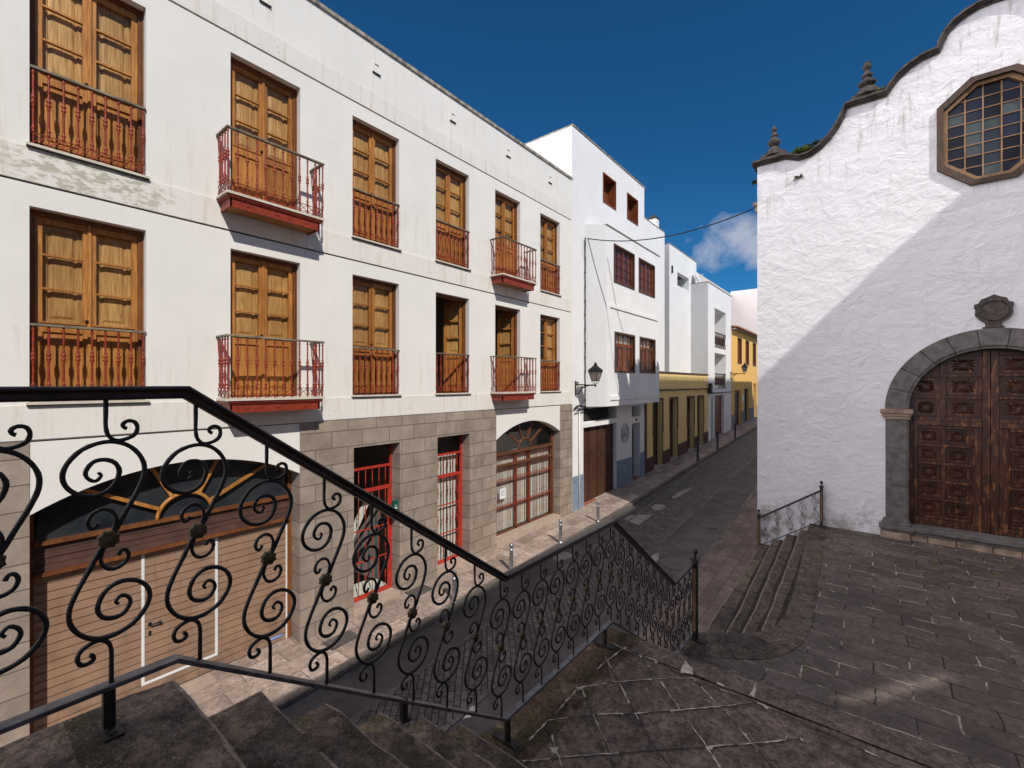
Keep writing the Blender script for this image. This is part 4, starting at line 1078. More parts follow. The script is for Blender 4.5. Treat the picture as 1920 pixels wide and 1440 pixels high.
# cornice swept along the gable
def sweep(mb, path, t0, t1, ya, yb):
    n = len(path); nrm = []
    for i in range(n):
        a = Vector(path[max(i - 1, 0)]); c = Vector(path[min(i + 1, n - 1)]); d = (c - a).normalized(); nrm.append(Vector((-d.y, d.x)))
    A = [Vector(p) + nn * t0 for p, nn in zip(path, nrm)]; Bq = [Vector(p) + nn * t1 for p, nn in zip(path, nrm)]
    for i in range(n - 1):
        for P1, P2, yc in ((A, Bq, ya), (A, Bq, yb)): mb.q([(P1[i].x, yc, P1[i].y), (P1[i + 1].x, yc, P1[i + 1].y), (P2[i + 1].x, yc, P2[i + 1].y), (P2[i].x, yc, P2[i].y)])
        for P1 in (A, Bq): mb.q([(P1[i].x, ya, P1[i].y), (P1[i + 1].x, ya, P1[i + 1].y), (P1[i + 1].x, yb, P1[i + 1].y), (P1[i].x, yb, P1[i].y)])
    for i in (0, n - 1): mb.q([(A[i].x, ya, A[i].y), (Bq[i].x, ya, Bq[i].y), (Bq[i].x, yb, Bq[i].y), (A[i].x, yb, A[i].y)])
path = [(5.32, 9.86)] + full[1:-1] + [(13.58, 9.86)]
b = MB(); sweep(b, path, .035, .078, CY - .13, CY + .7); sweep(b, path, .0, .035, CY - .085, CY + .65); sweep(b, path, -.035, .0, CY - .045, CY - .001)
b.build('cornice', 'basalt', CH)
pin1 = [(.20, 0), (.20, .06), (.14, .09), (.13, .14), (.07, .19), (.06, .22), (.09, .26), (.115, .31), (.11, .36), (.06, .40), (.05, .43), (.075, .47), (.045, .52), (.03, .56), (.05, .59), (.05, .63), (.03, .66), (.012, .70), (.012, .73)]
pin2 = [(.21, 0), (.21, .06), (.15, .09), (.14, .15), (.09, .17), (.07, .20), (.13, .25), (.14, .29), (.08, .33), (.05, .37), (.085, .41), (.09, .44), (.05, .47), (.035, .52), (.07, .58), (.075, .62), (.05, .65), (.06, .69), (.02, .72)]
for x, z, pr in ((5.77, 9.955, pin1), (7.55, 10.715, pin2), (2 * XC - 5.77, 9.955, pin1), (2 * XC - 7.55, 10.715, pin2)):
    b = MB(); b.box(x - .27, x + .27, CY - .08, CY + .42, z, z + .07); b.lathe((x, CY + .10, z + .05), [(q_ * 1.22, zz_ * 1.08) for q_, zz_ in pr], 8, sm=False); b.build('pinnacle', 'basalt', CH)
# octagonal window
def octo(x0, x1, z0, z1, cx, cz_): return [(x0, z0 + cz_), (x0 + cx, z0), (x1 - cx, z0), (x1, z0 + cz_), (x1, z1 - cz_), (x1 - cx, z1), (x0 + cx, z1), (x0, z1 - cz_)]
o1 = octo(8.66, 10.24, 8.34, 10.44, .48, .43); o2 = octo(8.755, 10.145, 8.435, 10.345, .45, .40); o3 = octo(8.825, 10.075, 8.505, 10.275, .42, .37)
b = MB(); b.plate(o1, [o2], 'y', CY - .06, .30, both=False); OW = b.build('octagonal_window', 'octwood', CH)
b = MB(); b.plate(o2, [o3], 'y', CY + .02, .1); b.build('inner_frame', 'octbar', OW)
b = MB()
for k in range(1, 5): 
    x = 8.825 + .25 * k; dx = min(x - 8.825, 10.075 - x); zz = .37 * max(0, 1 - dx / .42)
    b.box(x - .010, x + .010, CY + .07, CY + .10, 8.505 + zz, 10.275 - zz)
for k in range(1, 8):
    z = 8.505 + .2215 * k; dzz = min(z - 8.505, 10.275 - z); xx = .42 * max(0, 1 - dzz / .37)
    b.box(8.825 + xx, 10.075 - xx, CY + .073, CY + .097, z - .008, z + .008)
b.build('glazing_bars', 'octbar', OW)
b = MB(); b.plate(o3, [], 'y', CY + .09); b.build('panes', 'octglass', OW)
# door surround
sr = MB(); n = 11
for k in range(n):
    a0 = PI - PI * k / n - .004; a1 = PI - PI * (k + 1) / n + .004
    o_ = arc(XC, 3.93, 1.60, a0, a1, 4); i_ = arc(XC, 3.93, 1.27, a1, a0, 4)
    sr.plate(o_ + i_, [], 'y', CY - .06, .40, both=True)
    o_ = arc(XC, 3.93, 1.268, a0, a1, 4); i_ = arc(XC, 3.93, 1.215, a1, a0, 4)
    sr.plate(o_ + i_, [], 'y', CY - .03, .37, both=True)
sr.build('arch_surround', 'voussoir', CH)
for s in (-1, 1):
    b = MB(); xa, xb = sorted((XC + s * 1.59, XC + s * 1.25))
    for z0, z1 in ((1.62, 2.02), (2.026, 2.32), (2.326, 3.0), (3.006, 3.72)): b.box(xa, xb, CY - .06, CY + .34, z0, z1)
    xc2, xd = sorted((XC + s * 1.249, XC + s * 1.215)); b.box(xc2, xd, CY - .03, CY + .34, 1.62, 3.72)
    J = b.build('door_jamb', 'voussoir', CH)
    b = MB(); xa, xb = sorted((XC + s * 1.62, XC + s * 1.19)); b.box(xa, xb, CY - .08, CY + .30, 3.72, 3.78)
    xa, xb = sorted((XC + s * 1.68, XC + s * 1.15)); b.box(xa, xb, CY - .13, CY + .30, 3.84, 3.93); xa, xb = sorted((XC + s * 1.65, XC + s * 1.17)); b.box(xa, xb, CY - .105, CY + .30, 3.78, 3.84)
    b.build('impost', 'oldplinth', J, bevel=.012)
    b = MB()
    for k, (w_, z0, z1) in enumerate(((.03, 1.56, 1.62), (.06, 1.50, 1.56), (.10, 1.41, 1.50), (.07, 1.36, 1.41))):
        xa, xb = sorted((XC + s * (1.60 + w_), XC + s * (1.24 - w_))); b.box(xa, xb, CY - .07 - w_, CY + .34, z0, z1)
    b.build('base_moulding', 'voussoir', J, bevel=.012)
    b = MB(); xa, xb = sorted((XC + s * 1.68, XC + s * 1.2)); b.box(xa, xb, CY - .14, CY + .34, 1.0, 1.36); b.build('plinth', 'oldplinth', J, bevel=.01)
b = MB(); b.box(XC - 1.2, XC + 1.2, CY - .12, CY + .34, 1.42, 1.52); b.box(XC - 1.2, XC + 1.2, CY - .06, CY + .34, 1.34, 1.42)
b.build('door_sill', 'voussoir', CH, bevel=.012)
b = MB()
xx = XC - 1.2
for w_ in (.28, .42, .5, .38, .45, .37): b.box(xx, xx + w_ - .01, CY - .04, CY + .34, 1.0, 1.34); xx += w_
b.build('sill_blocks', 'oldplinth', CH, bevel=.012)
sh = [(9.19, 5.93), (9.19, 6.0), (9.25, 6.02), (9.28, 6.09), (9.36, 6.12), (9.45, 6.17), (9.54, 6.12), (9.62, 6.09), (9.65, 6.02), (9.71, 6.0), (9.71, 5.93), (9.69, 5.92), (9.70, 5.80), (9.64, 5.70), (9.56, 5.64), (9.55, 5.58), (9.60, 5.54), (9.30, 5.54), (9.35, 5.58), (9.34, 5.64), (9.26, 5.70), (9.20, 5.80), (9.21, 5.92)]
b = MB(); b.plate(sh, [], 'y', CY - .07, .07)
b.tube([(9.28, CY - .07, 5.95), (9.34, CY - .08, 6.03), (9.45, CY - .085, 6.06), (9.56, CY - .08, 6.03), (9.62, CY - .07, 5.95)], .015, 5)
b.tube([(9.27, CY - .07, 5.93), (9.27, CY - .08, 5.80), (9.36, CY - .085, 5.70), (9.45, CY - .085, 5.67), (9.54, CY - .085, 5.70), (9.63, CY - .08, 5.80), (9.63, CY - .07, 5.93)], .012, 5)
b.build('stone_shield', 'basalt', CH)
# carved door
YD = CY + .26
def carved(mb, x0, x1, z0, z1, y, seed, clip=None):
    cx, cz_ = (x0 + x1) / 2, (z0 + z1) / 2; a_, c_ = (x1 - x0) / 2, (z1 - z0) / 2
    for k in range(16):
        t = 2 * PI * (k + .5) / 16; ca, sa = math.cos(t), math.sin(t)
        L = min(a_ / max(abs(ca), 1e-3), c_ / max(abs(sa), 1e-3)) * .90
        p = Vector((cx + ca * .03, y, cz_ + sa * .03)); q = Vector((cx + ca * L, y, cz_ + sa * L)); sd = Vector((-sa, 0, ca)); w_ = min(a_, c_) * .15
        m_ = p + (q - p) * .68; top = Vector((0, -.022, 0))
        v = [p, m_ + sd * w_, q, m_ - sd * w_, m_ + top]
        if clip and any((vv.x - XC) ** 2 + (vv.z - 3.93) ** 2 > 1.2 ** 2 and vv.z > 3.93 for vv in v): continue
        i = len(mb.v); mb.v += [tuple(vv) for vv in v]
        for f in ((0, 1, 4), (1, 2, 4), (2, 3, 4), (3, 0, 4)): mb.f.append(tuple(i + k2 for k2 in f)); mb.mi.append(mb.cur); mb.sm.append(False)
for s in (-1, 1):
    b = MB(); xs_ = lambda u, v: sorted((XC + s * u, XC + s * v))
    # backing board clipped to the arch
    arcp = arc(XC, 3.93, 1.214, PI / 2 if s > 0 else PI, 0 if s > 0 else PI / 2, 14)
    if s < 0: lpd = [(XC - 1.214, 1.52), (XC, 1.52)] + arcp[::-1]
    else: lpd = [(XC + 1.214, 1.52), (XC, 1.52)] + arcp
    b.plate(lpd, [], 'y', YD + .03, .05)
    DL = b.build('door_leaf', 'churchdoor', CH)
    b = MB()
    a, c = xs_(.0, .115); b.box(a + .003, c - .003, YD - .035, YD + .03, 1.52, 5.13)
    a, c = xs_(1.13, 1.214); b.box(a, c, YD - .01, YD + .03, 1.52, 3.93)
    a, c = xs_(.115, 1.13); b.box(a, c, YD - .045, YD + .03, 3.60, 3.70); b.box(a, c, YD - .02, YD + .03, 3.70, 3.78)
    b.box(a, c, YD - .02, YD + .03, 1.52, 1.66)
    # wicket frame
    a, c = xs_(.115, .24); b.box(a, c, YD - .012, YD + .03, 1.66, 3.6)
    a, c = xs_(.24, .26); b.box(a, c, YD - .03, YD + .03, 1.70, 3.55)
    a, c = xs_(1.06, 1.13); b.box(a, c, YD - .012, YD + .03, 1.66, 3.6)
    a, c = xs_(.26, 1.06)
    rows = [1.70 + .373 * k for k in range(6)]
    for z in rows: b.box(a, c, YD - .022, YD + .03, z - .028, z + .028)
    a, c = xs_(.635, .70); b.box(a, c, YD - .020, YD + .03, 1.73, 3.54)
    # tympanum rails
    for z in (4.19, 4.63, 5.05):
        h = math.sqrt(max(0, 1.2 ** 2 - (z - 3.93) ** 2)); a, c = xs_(.115, min(1.2, h)); 
        if c > a: b.box(a, c, YD - .025, YD + .03, z - .028, z + .028)
    a, c = xs_(.63, .71); b.box(a, c, YD - .022, YD + .03, 3.78, 4.92)
    b.build('rails_and_stiles', 'churchdoor', DL, bevel=.006)
    for u, v in ((.28, .62), (.72, 1.05)):
        for k in range(5):
            z0, z1 = rows[k] + .045, rows[k + 1] - .045; a, c = xs_(u, v); p = MB()
            p.plate(rect(a, c, z0, z1), [rect(a + .02, c - .02, z0 + .02, z1 - .02)], 'y', YD, .03); carved(p, a + .02, c - .02, z0 + .02, z1 - .02, YD + .028, k)
            p.build('carved_panel', 'carving', DL)
    for u, v in ((.135, .61), (.73, 1.12)):
        for z0, z1 in ((3.80, 4.15), (4.23, 4.59), (4.67, 5.01)):
            if u > .5 and z0 > 4.5: z1 = 4.80; v2 = .95
            else: v2 = v
            if (v2 ** 2 + (z1 - 3.93) ** 2) > 1.32 ** 2 and u > .5 and z0 > 4.5: continue
            a, c = xs_(u + .02, v2 - .01); p = MB(); carved(p, a + .03, c - .03, z0 + .03, z1 - .03, YD + .028, 3, clip=True)
            if not (u > .5 and z0 > 4.2): p.plate(rect(a, c, z0, z1), [rect(a + .022, c - .022, z0 + .022, z1 - .022)], 'y', YD + .002, .03)
            if p.f: p.build('carved_panel', 'carving', DL)

# ------------------------------------------------------------------ unseen house across the plaza, added to shade plaza, stairs and street
B9 = empty('plaza_shade_house', (16, 2, 1)); tag(B9, 'unseen roofless house added across the plaza to cast its shade', 'house')
hs = []
for z in (3.6, 6.6, 9.6):
    for y in (-9, -6, -3, 0, 3, 6, 8.8): 
        if not (z == 6.6 and y == 3): hs.append(rect(y, y + 1.1, z, z + 1.9))
sun_slit = [(2.45, 7.84), (2.5, 7.68), (3.1, 7.28), (3.9, 6.84), (4.3, 6.72), (4.25, 6.80), (3.2, 7.42)]  # made-up opening, shaped to throw a streak of sun on the plaza
b = MB(); b.plate([(-12, -1), (12.35, -1), (12.35, 12.75), (10.4, 12.9), (9.6, 13.1), (-12, 13.1)], hs + [sun_slit], 'x', 13.5, .06); b.box(13.56, 18, -12, -11.9, -1, 8); b.box(13.56, 18, 12.25, 12.35, -1, 8); b.box(18, 18.1, -12, 12.35, -1, 8)
b.build('wall', 'greydado', B9)  # dark wall, to bounce little light onto the facade opposite
for h in hs:
    (y0, z0), (y1, z1) = h[0], h[2]; b = MB(); b.plate(rect(y0, y1, z0, z1), [rect(y0 + .06, y0 + .5, z0 + .06, z1 - .06), rect(y0 + .6, y1 - .06, z0 + .06, z1 - .06)], 'x', 13.53, .05)
    w_ = b.build('window', 'frame', B9); p = MB(); p.q([(13.57, y0 - .05, z0 - .05), (13.57, y1 + .05, z0 - .05), (13.57, y1 + .05, z1 + .05), (13.57, y0 - .05, z1 + .05)]); p.build('pane', 'darkglass', w_)  # window and pane of the added, unseen shade house

# ------------------------------------------------------------------ wrought iron stair railing
XR = 5.85
RL = empty('stair_railing', (XR, 2.2, 2.3)); tag(RL, 'long black wrought iron scroll railing following the foreground stairs down to the plaza', 'railing')
top = [(-1.6, 4.44), (.49, 4.44), (2.13, 3.28), (3.61, 3.27), (5.16, 2.19), (5.92, 2.19)]
bot = [(-1.6, 3.575), (.465, 3.575), (2.13, 2.41), (3.58, 2.41), (5.16, 1.34), (5.92, 1.34)]
def zat(pl_, y):
    for (a, za), (c, zc) in zip(pl_, pl_[1:]):
        if y <= c: return za + (zc - za) * (y - a) / (c - a)
    return pl_[-1][1]
prof0 = [(-.024, -.020), (-.018, -.030), (.018, -.030), (.024, -.020), (.019, -.010), (.021, .004), (.030, .010), (.031, .020), (.022, .028), (-.022, .028), (-.031, .020), (-.030, .010), (-.021, .004), (-.019, -.010)]
prof = [(u * .92, w_ * .70) for u, w_ in prof0]
def railing_rail(mb, pts, prof, along='y', fix=XR):
    n = len(pts); m_ = len(prof); i0 = len(mb.v)
    for i, (y, z) in enumerate(pts):
        ds = []
        if i > 0: d = Vector((y - pts[i - 1][0], z - pts[i - 1][1])).normalized(); ds.append(d)
        if i < n - 1: d = Vector((pts[i + 1][0] - y, pts[i + 1][1] - z)).normalized(); ds.append(d)
        t = sum(ds, Vector((0, 0))).normalized(); nn = Vector((-t.y, t.x)); k = 1 / max(.5, nn.dot(Vector((-ds[0].y, ds[0].x))))
        for u, w_ in prof:
            p = nn * (w_ * k)
            mb.v.append((fix + u, y + p.x, z + p.y) if along == 'y' else (y + p.x, fix + u, z + p.y))
    for i in range(n - 1):
        for j in range(m_):
            a = i0 + i * m_ + j; c = i0 + i * m_ + (j + 1) % m_
            mb.f.append((a, c, c + m_, a + m_)); mb.mi.append(0); mb.sm.append(False)
    for st_ in (i0, i0 + (n - 1) * m_): mb.f.append(tuple(range(st_, st_ + m_))); mb.mi.append(0); mb.sm.append(False)
b = MB(); railing_rail(b, [(y, z - .006) for y, z in top[:-1]] + [(5.86, 2.184)], prof); b.build('handrail', 'railiron', RL, bevel=.002)
b = MB(); railing_rail(b, bot[:-1] + [(5.86, 1.34)], [(-.021, -.007), (.021, -.007), (.021, .007), (-.021, .007)]); b.build('bottom_rail', 'flatiron', RL, bevel=.002)
# scroll baluster: big S with small curls, point symmetric about the rosette
def cv(pts): return [((x - 360) / 3 / 763 * .93, -(y - 705) / 3 / 595) for x, y in pts]
S1 = cv([(303, 350), (320, 368), (290, 393), (250, 375), (238, 340), (275, 295), (335, 286), (395, 308), (420, 360), (385, 430), (310, 466), (220, 458), (150, 415), (122, 355), (145, 290), (220, 225), (330, 195), (430, 205), (510, 250), (560, 320), (562, 395), (520, 480), (460, 570), (410, 650), (370, 700)])
S2 = cv([(372, 690), (395, 640), (402, 600), (375, 558), (325, 543), (270, 562), (248, 600), (262, 630), (290, 632), (306, 610)])
S3 = cv([(345, -50), (345, 40), (345, 118), (362, 165), (405, 190), (460, 186), (508, 165), (524, 130), (508, 98), (470, 90), (440, 105), (446, 124), (462, 130)])
S3[0] = (S3[0][0], .43)
def sc_tube(mb, pts, r, sgn):
    p = catmull(pts, 3)
    mb.tube([(0, sgn * a, sgn * c) for a, c in p], r, 6, up=(1, 0, 0))
b = MB()
for sg in (1, -1):
    n1 = len(catmull(S1, 3)); sc_tube(b, S1, [(.0069 - .0022 * max(0, 1 - k / 18)) * random.uniform(.92, 1.08) for k in range(n1)], sg); sc_tube(b, S2, [.0058 * random.uniform(.9, 1.1) for _ in catmull(S2, 3)], sg); sc_tube(b, S3, [.0062 * random.uniform(.9, 1.1) for _ in catmull(S3, 3)], sg)
PK = b.build('baluster', 'iron', None)
b = MB(); pr = []
for k in range(16): a = 2 * PI * k / 16; rr_ = .027 if k % 2 else .022; pr.append((rr_ * math.cos(a), rr_ * math.sin(a)))
for sg in (-1, 1):
    i = len(b.v); b.v += [(sg * .009, y, z) for y, z in pr] + [(sg * .016, 0, 0)] + [(sg * .002, y, z) for y, z in pr]
    for k in range(16): b.f.append((i + k, i + (k + 1) % 16, i + 16)); b.mi.append(0); b.sm.append(False); b.f.append((i + k, i + (k + 1) % 16, i + 17 + (k + 1) % 16, i + 17 + k)); b.mi.append(0); b.sm.append(False)
RO = b.build('rosette', 'brass', None); RO.parent = PK
ys_ = [.075 - .2245 * k for k in range(7, 0, -1)] + [.075 + .2245 * k for k in range(10)] + [2.31 + .2105 * k for k in range(7)] + [3.765 + .197 * k for k in range(11)]
first = True
for y in ys_:
    if y > 5.86: continue
    o = PK if first else copy_tree(PK)
    first = False; o.parent = RL
    z = (zat(top, y) + zat(bot, y)) / 2 - .003
    o.location = (0, y - 2.2, z - 2.3)
def foot(y, zf, ztop, par, x=XR, w=.028, px=(.07, .08), py=.035):
    b = MB(); b.box(x - w / 2, x + w / 2, y - w / 2, y + w / 2, zf, ztop)
    q = b.build('foot_post', 'iron', par, bevel=.002)
    b = MB(); b.box(x - px[0], x + px[1], y - py, y + py, zf + .002, zf + .011)
    for dx in (-px[0] + .02, px[1] - .02): b.lathe((x + dx, y - .0, zf + .011), [(.009, 0), (.009, .006), (.003, .008)], 6, sm=False)
    b.build('base_plate', 'iron', q)
foot(.30, 3.45, 3.57, RL, px=(.02, .075), py=.022); foot(2.16, 2.255, 2.40, RL, px=(.11, .10), py=.028); foot(3.46, 2.26, 2.40, RL, px=(.11, .12), py=.03); foot(1.37, 2.85, 2.95, RL, px=(.0, .03), py=.02)
def newel(x, y, z0, z1, par, w=.055, panel=True):
    b = MB(); b.box(x - w / 2, x + w / 2, y - w / 2, y + w / 2, z0, z1); n_ = b.build('newel_post', 'iron', par, bevel=.003)
    if panel:
        b = MB(); b.box(x - w / 2 + .012, x + w / 2 - .012, y - w / 2 - .002, y - w / 2, z0 + .12, z1 - .10); b.build('post_panel', 'postpanel', n_)
    b = MB(); b.box(x - w * .8, x + w * .8, y - w * .8, y + w * .8, z1, z1 + .018); b.lathe((x, y, z1 + .018), [(.02, 0), (.012, .02), (.010, .045), (.022, .06), (.032, .08), (.032, .095), (.022, .112), (.006, .12)], 10); b.build('ball_finial', 'iron', n_)
    b = MB(); b.box(x - .05, x + .14, y - .05, y + .05, z0, z0 + .012); b.build('base_plate', 'iron', n_)
newel(XR + .02, 5.90, ZP + .012, 2.24, RL, .06)
# small railing by the church
R2 = empty('church_railing', (6.1, 12.36, .4)); tag(R2, 'short black scroll railing with two ball topped posts sloping along the church wall', 'railing')
xa, za, xb, zb = 5.48, .36, 6.74, ZP
newel(xa, 12.34, za, 1.27, R2, .06); newel(xb, 12.34, zb, 2.13, R2, .06)
b = MB(); railing_rail(b, [(xa, 1.20), (xb, 2.05)], [(-.02, -.02), (.02, -.02), (.02, .02), (-.02, .02)], 'x', 12.34); b.build('handrail', 'railiron', R2)
b = MB(); railing_rail(b, [(xa, .52), (xb, 1.36)], [(-.01, -.008), (.01, -.008), (.01, .008), (-.01, .008)], 'x', 12.34); b.build('bottom_rail', 'iron', R2)
for k in range(5):
    x = xa + .14 + .25 * k; o = copy_tree(PK, R2); o.scale = (1, -.78, .80); o.rotation_euler = (0, 0, -PI / 2)
    o.location = (x - 6.1, 12.34 - 12.36, (1.20 + (x - xa) * .85 / 1.26 + .52 + (x - xa) * .84 / 1.26) / 2 - .4)

# ------------------------------------------------------------------ bollards, covers, lamps, cables
def bollard(mat):
    b = MB(); b.lathe((0, 0, 0), [(.07, 0), (.07, .02), (.05, .03), (.045, .06), (.042, .46), (.05, .47), (.05, .49), (.034, .50), (.03, .525), (.045, .54), (.054, .57), (.051, .60), (.034, .625), (.01, .635)], 12)
    return b.build('bollard', mat, None)
bo = bollard('steel')
spots = [(1.13, 6.30, 'nearest steel ball topped bollard on the kerb, in front of the left red grille door'), (1.13, 8.12, 'steel ball topped bollard on the kerb before the right red grille door'),
         (1.13, 10.23, 'steel ball topped bollard on the kerb in front of the arched shop window'), (1.13, 12.35, 'steel ball topped bollard on the kerb beside the corner of the stone base')]
for i, (x, y, lb) in enumerate(spots):
    o = bo if i == 0 else copy_tree(bo); o.location = (x, y, g(y)); tag(o, lb, 'bollard', 'bollards along the kerb')
bd = bollard('darksteel')
for i, (x, y, lb) in enumerate([(1.1, 22.6, 'dark bollard in the shade before the yellow house'), (1.1, 26.2, 'dark bollard at the far corner of the yellow house'), (1.1, 30.3, 'dark bollard in front of the brown garage door')]):
    o = bd if i == 0 else copy_tree(bd); o.location = (x, y, g(y)); o.scale = (1.3, 1.3, 1.45); tag(o, lb, 'bollard', 'dark bollards down the street')
def on_road(px, py, dz=-.085):
    z = .2
    for _ in range(6): x, y = gp(px, py, z); z = g(y) + dz
    return x, y, z
def flat_poly(name, px, mat, label, cat, dz=-.085, up=.008, thick=0):
    pts = [on_road(*p, dz) for p in px]; b = MB(); b.q([(x, y, z + up) for x, y, z in pts])
    o = b.build(name, mat, None); 
    return o
def disc_cover(px, py, r, label, mat='hatch', ring=True, dz=-.085):
    x, y, z = on_road(px, py, dz); s = (g(y + 1) - g(y - 1)) / 2; b = MB()
    n = 28
    b.q([(x + r * math.cos(a * 2 * PI / n), y + r * math.sin(a * 2 * PI / n), z + .012 + s * r * math.sin(a * 2 * PI / n)) for a in range(n)])
    for rr_ in ((r * .55, r) if ring else (r,)):
        b.tube([(x + rr_ * math.cos(a * 2 * PI / n), y + rr_ * math.sin(a * 2 * PI / n), z + .012 + s * rr_ * math.sin(a * 2 * PI / n)) for a in range(n + 1)], .012, 5, cap=False)
    b.lathe((x, y, z + .012), [(r * .16, 0), (r * .14, .01)], 10)
    o = b.build('manhole_cover', mat, None); tag(o, label, 'manhole cover', 'manhole covers in the road'); return o
disc_cover(1330, 986, .26, 'round iron manhole cover in the asphalt beyond the railing')
disc_cover(1270, 1056, .42, 'widest round cover in the road near the railing post', ring=False)
disc_cover(1133, 1028, .36, 'round cover partly hidden behind the stair handrail', ring=False)
pt = MB()
for poly in ([(1170, 974), (1182, 966), (1200, 966), (1224, 965), (1212, 974), (1198, 984), (1188, 982)], [(1221, 952), (1228, 946), (1243, 946), (1248, 951), (1238, 957), (1228, 957)], [(1260, 932), (1275, 922), (1300, 913), (1290, 922), (1272, 932), (1262, 935)],
             [(1224, 1040), (1236, 1037), (1234, 1052), (1226, 1058), (1218, 1050)], [(1030, 1040), (1050, 1030), (1072, 1040), (1072, 1046), (1046, 1055)]):  # last outline is a sunlit wedge painted on the asphalt, not mortar
    pts = [on_road(*p) for p in poly]; pt.q([(x, y, z + .010) for x, y, z in pts])
tag(pt.build('road_repair_sun_patch', 'patch'), kind='structure')
x, y, z = on_road(1350, 937); b = MB()
for k in range(6): b.box(x - .25 + .09 * k, x - .20 + .09 * k, y - .16, y + .16, z, z + .012)
tag(b.build('drain_grate', 'hatch'), 'small square drain grate set in the road beside the sett strip', 'drain grate')
for px, py, lb in ((786, 1108, 'rusty rectangular hatch in the pavement between the red grille doors'), (640, 1200, 'small grey grating in the pavement left of the red grille door')):
    x, y, z = on_road(px, py, 0); b = MB(); b.box(x - .17, x + .17, y - .26, y + .26, z - .02, z + .008)
    for k in range(6): b.box(x - .16, x + .16, y - .22 + .08 * k, y - .19 + .08 * k, z + .008, z + .012)
    o = b.build('pavement_hatch', 'hatch'); tag(o, lb, 'hatch')
# wall lamps
def wall_lamp(y, z, L, label, s=1.0, ang=0):
    root = empty('wall_lamp', (0, y, z)); tag(root, label, 'street lamp', 'iron lanterns on wall brackets')
    b = MB(); b.box(.0, .025, y - .03, y + .03, z - .32, z + .16)
    b.tube(catmull([(.02, y, z + .02), (.2, y, z + .04), (.45, y, z + .02), (L, y, z + .03)], 4), .022, 6)
    b.tube(catmull([(.02, y, z - .28), (.10, y, z - .25), (.22, y, z - .14), (.34, y, z - .03), (.48, y, z + .0)], 4), .018, 6)
    for cx, cz_, r_ in ((.12, -.08, .07), (.25, -.06, .05), (.08, .08, .05), (.36, .02, .035)):
        b.tube([(cx + r_ * (1 - k / 26) * math.cos(k * .5), y, z + cz_ + r_ * (1 - k / 26) * math.sin(k * .5)) for k in range(20)], .012, 5, up=(0, 1, 0))
    b.build('bracket', 'rust', root)
    x0 = L; zb = z + .03
    b = MB(); b.lathe((x0, y, zb), [(.03, -.05), (.045, -.02), (.02, .0), (.02, .04)], 8)
    for k in range(4):
        a = PI / 4 + k * PI / 2; dx, dy = math.cos(a), math.sin(a)
        b.tube([(x0, y, zb + .03), (x0 + .08 * dx, y + .08 * dy, zb + .05), (x0 + .12 * dx * s, y + .12 * dy * s, zb + .13)], .007, 5)
        b.tube([(x0 + .12 * dx, y + .12 * dy, zb + .13), (x0 + .225 * dx, y + .225 * dy, zb + .43)], .011, 5)
    sq = lambda r_, zz: [(x0 + r_ * math.cos(PI / 4 + k * PI / 2), y + r_ * math.sin(PI / 4 + k * PI / 2), zz) for k in range(4)]
    for r_, zz in ((.12, zb + .13), (.235, zb + .43)):
        q = sq(r_, zz)
        for k in range(4): b.obox(q[k], q[(k + 1) % 4], .022, .022)
    rings = [sq(.26, zb + .44), sq(.22, zb + .50), sq(.11, zb + .58), sq(.05, zb + .64), sq(.05, zb + .67), sq(.015, zb + .69)]
    for A, Bq in zip(rings, rings[1:]):
        for k in range(4): b.q([A[k], A[(k + 1) % 4], Bq[(k + 1) % 4], Bq[k]])
    b.q(rings[0]); b.lathe((x0, y, zb + .66), [(.05, 0), (.06, .02), (.02, .04), (.03, .06), (.005, .08)], 6)
    ln_ = b.build('lantern', 'lampblack', root)
    b = MB(); A, Bq = sq(.115, zb + .135), sq(.222, zb + .43)
    for k in range(4): b.q([A[k], A[(k + 1) % 4], Bq[(k + 1) % 4], Bq[k]])
    b.build('lamp_glass', 'lampglass', ln_)
    return root
wall_lamp(12.92, 4.40, .74, 'black iron lantern on a rusty scroll bracket at the corner of the oriel house')
wall_lamp(34.0, 5.15, .9, 'distant black iron lantern on the wall between the balcony house and the ochre house')
b = MB(); A = Vector((5.31, 12.62, 8.86)); Bv = Vector((.06, 13.62, 9.42))
b.tube([tuple(A + (Bv - A) * t + Vector((0, 0, -.36 * 4 * t * (1 - t)))) for t in [k / 20 for k in range(21)]], .016, 5)
tag(b.build('overhead_cable', 'cable'), 'black cable sagging across the street from the church corner to the oriel house', 'cable')
b = MB(); pts = [(.05, 13.50 + .012 * math.sin(k * 1.7), 9.42 - .19 * k) for k in range(31)]
b.tube(pts, .018, 5)
for k in range(12): b.lathe((.05, 13.50, 9.2 - .48 * k), [(.022, -.03), (.03, 0), (.022, .03)], 6)
b.tube(catmull([(.05, 13.5, 9.42), (.12, 13.40, 9.38), (.10, 13.35, 9.1), (.06, 13.48, 8.8)], 4), .008, 5)
b.tube(catmull([(.05, 13.5, 3.72), (.12, 13.3, 3.70), (.07, 13.0, 3.74), (.08, 12.75, 3.66)], 4), .03, 6); b.tube(catmull([(.05, 13.7, 3.62), (.16, 13.3, 3.66), (.1, 13.0, 3.60), (.12, 12.8, 3.58)], 4), .022, 6)
tag(b.build('cable_bundle', 'cable'), 'vertical black cable bundle clipped to the wall left of the oriel', 'cable')
b = MB(); pts = [(.09, 18.8 + .4 * k, 4.17 + .02 * math.sin(k * 1.3)) for k in range(25)] + [(.1, 28.5, 4.1), (.08, 28.7, 3.9), (.08, 34.2, 3.92)]
b.tube(pts, .03, 5); b.box(.07, .2, 28.3, 28.7, 3.9, 4.5)
tag(b.build('facade_cable', 'cable'), 'dark cable running along the yellow house just below its cornice', 'cable')
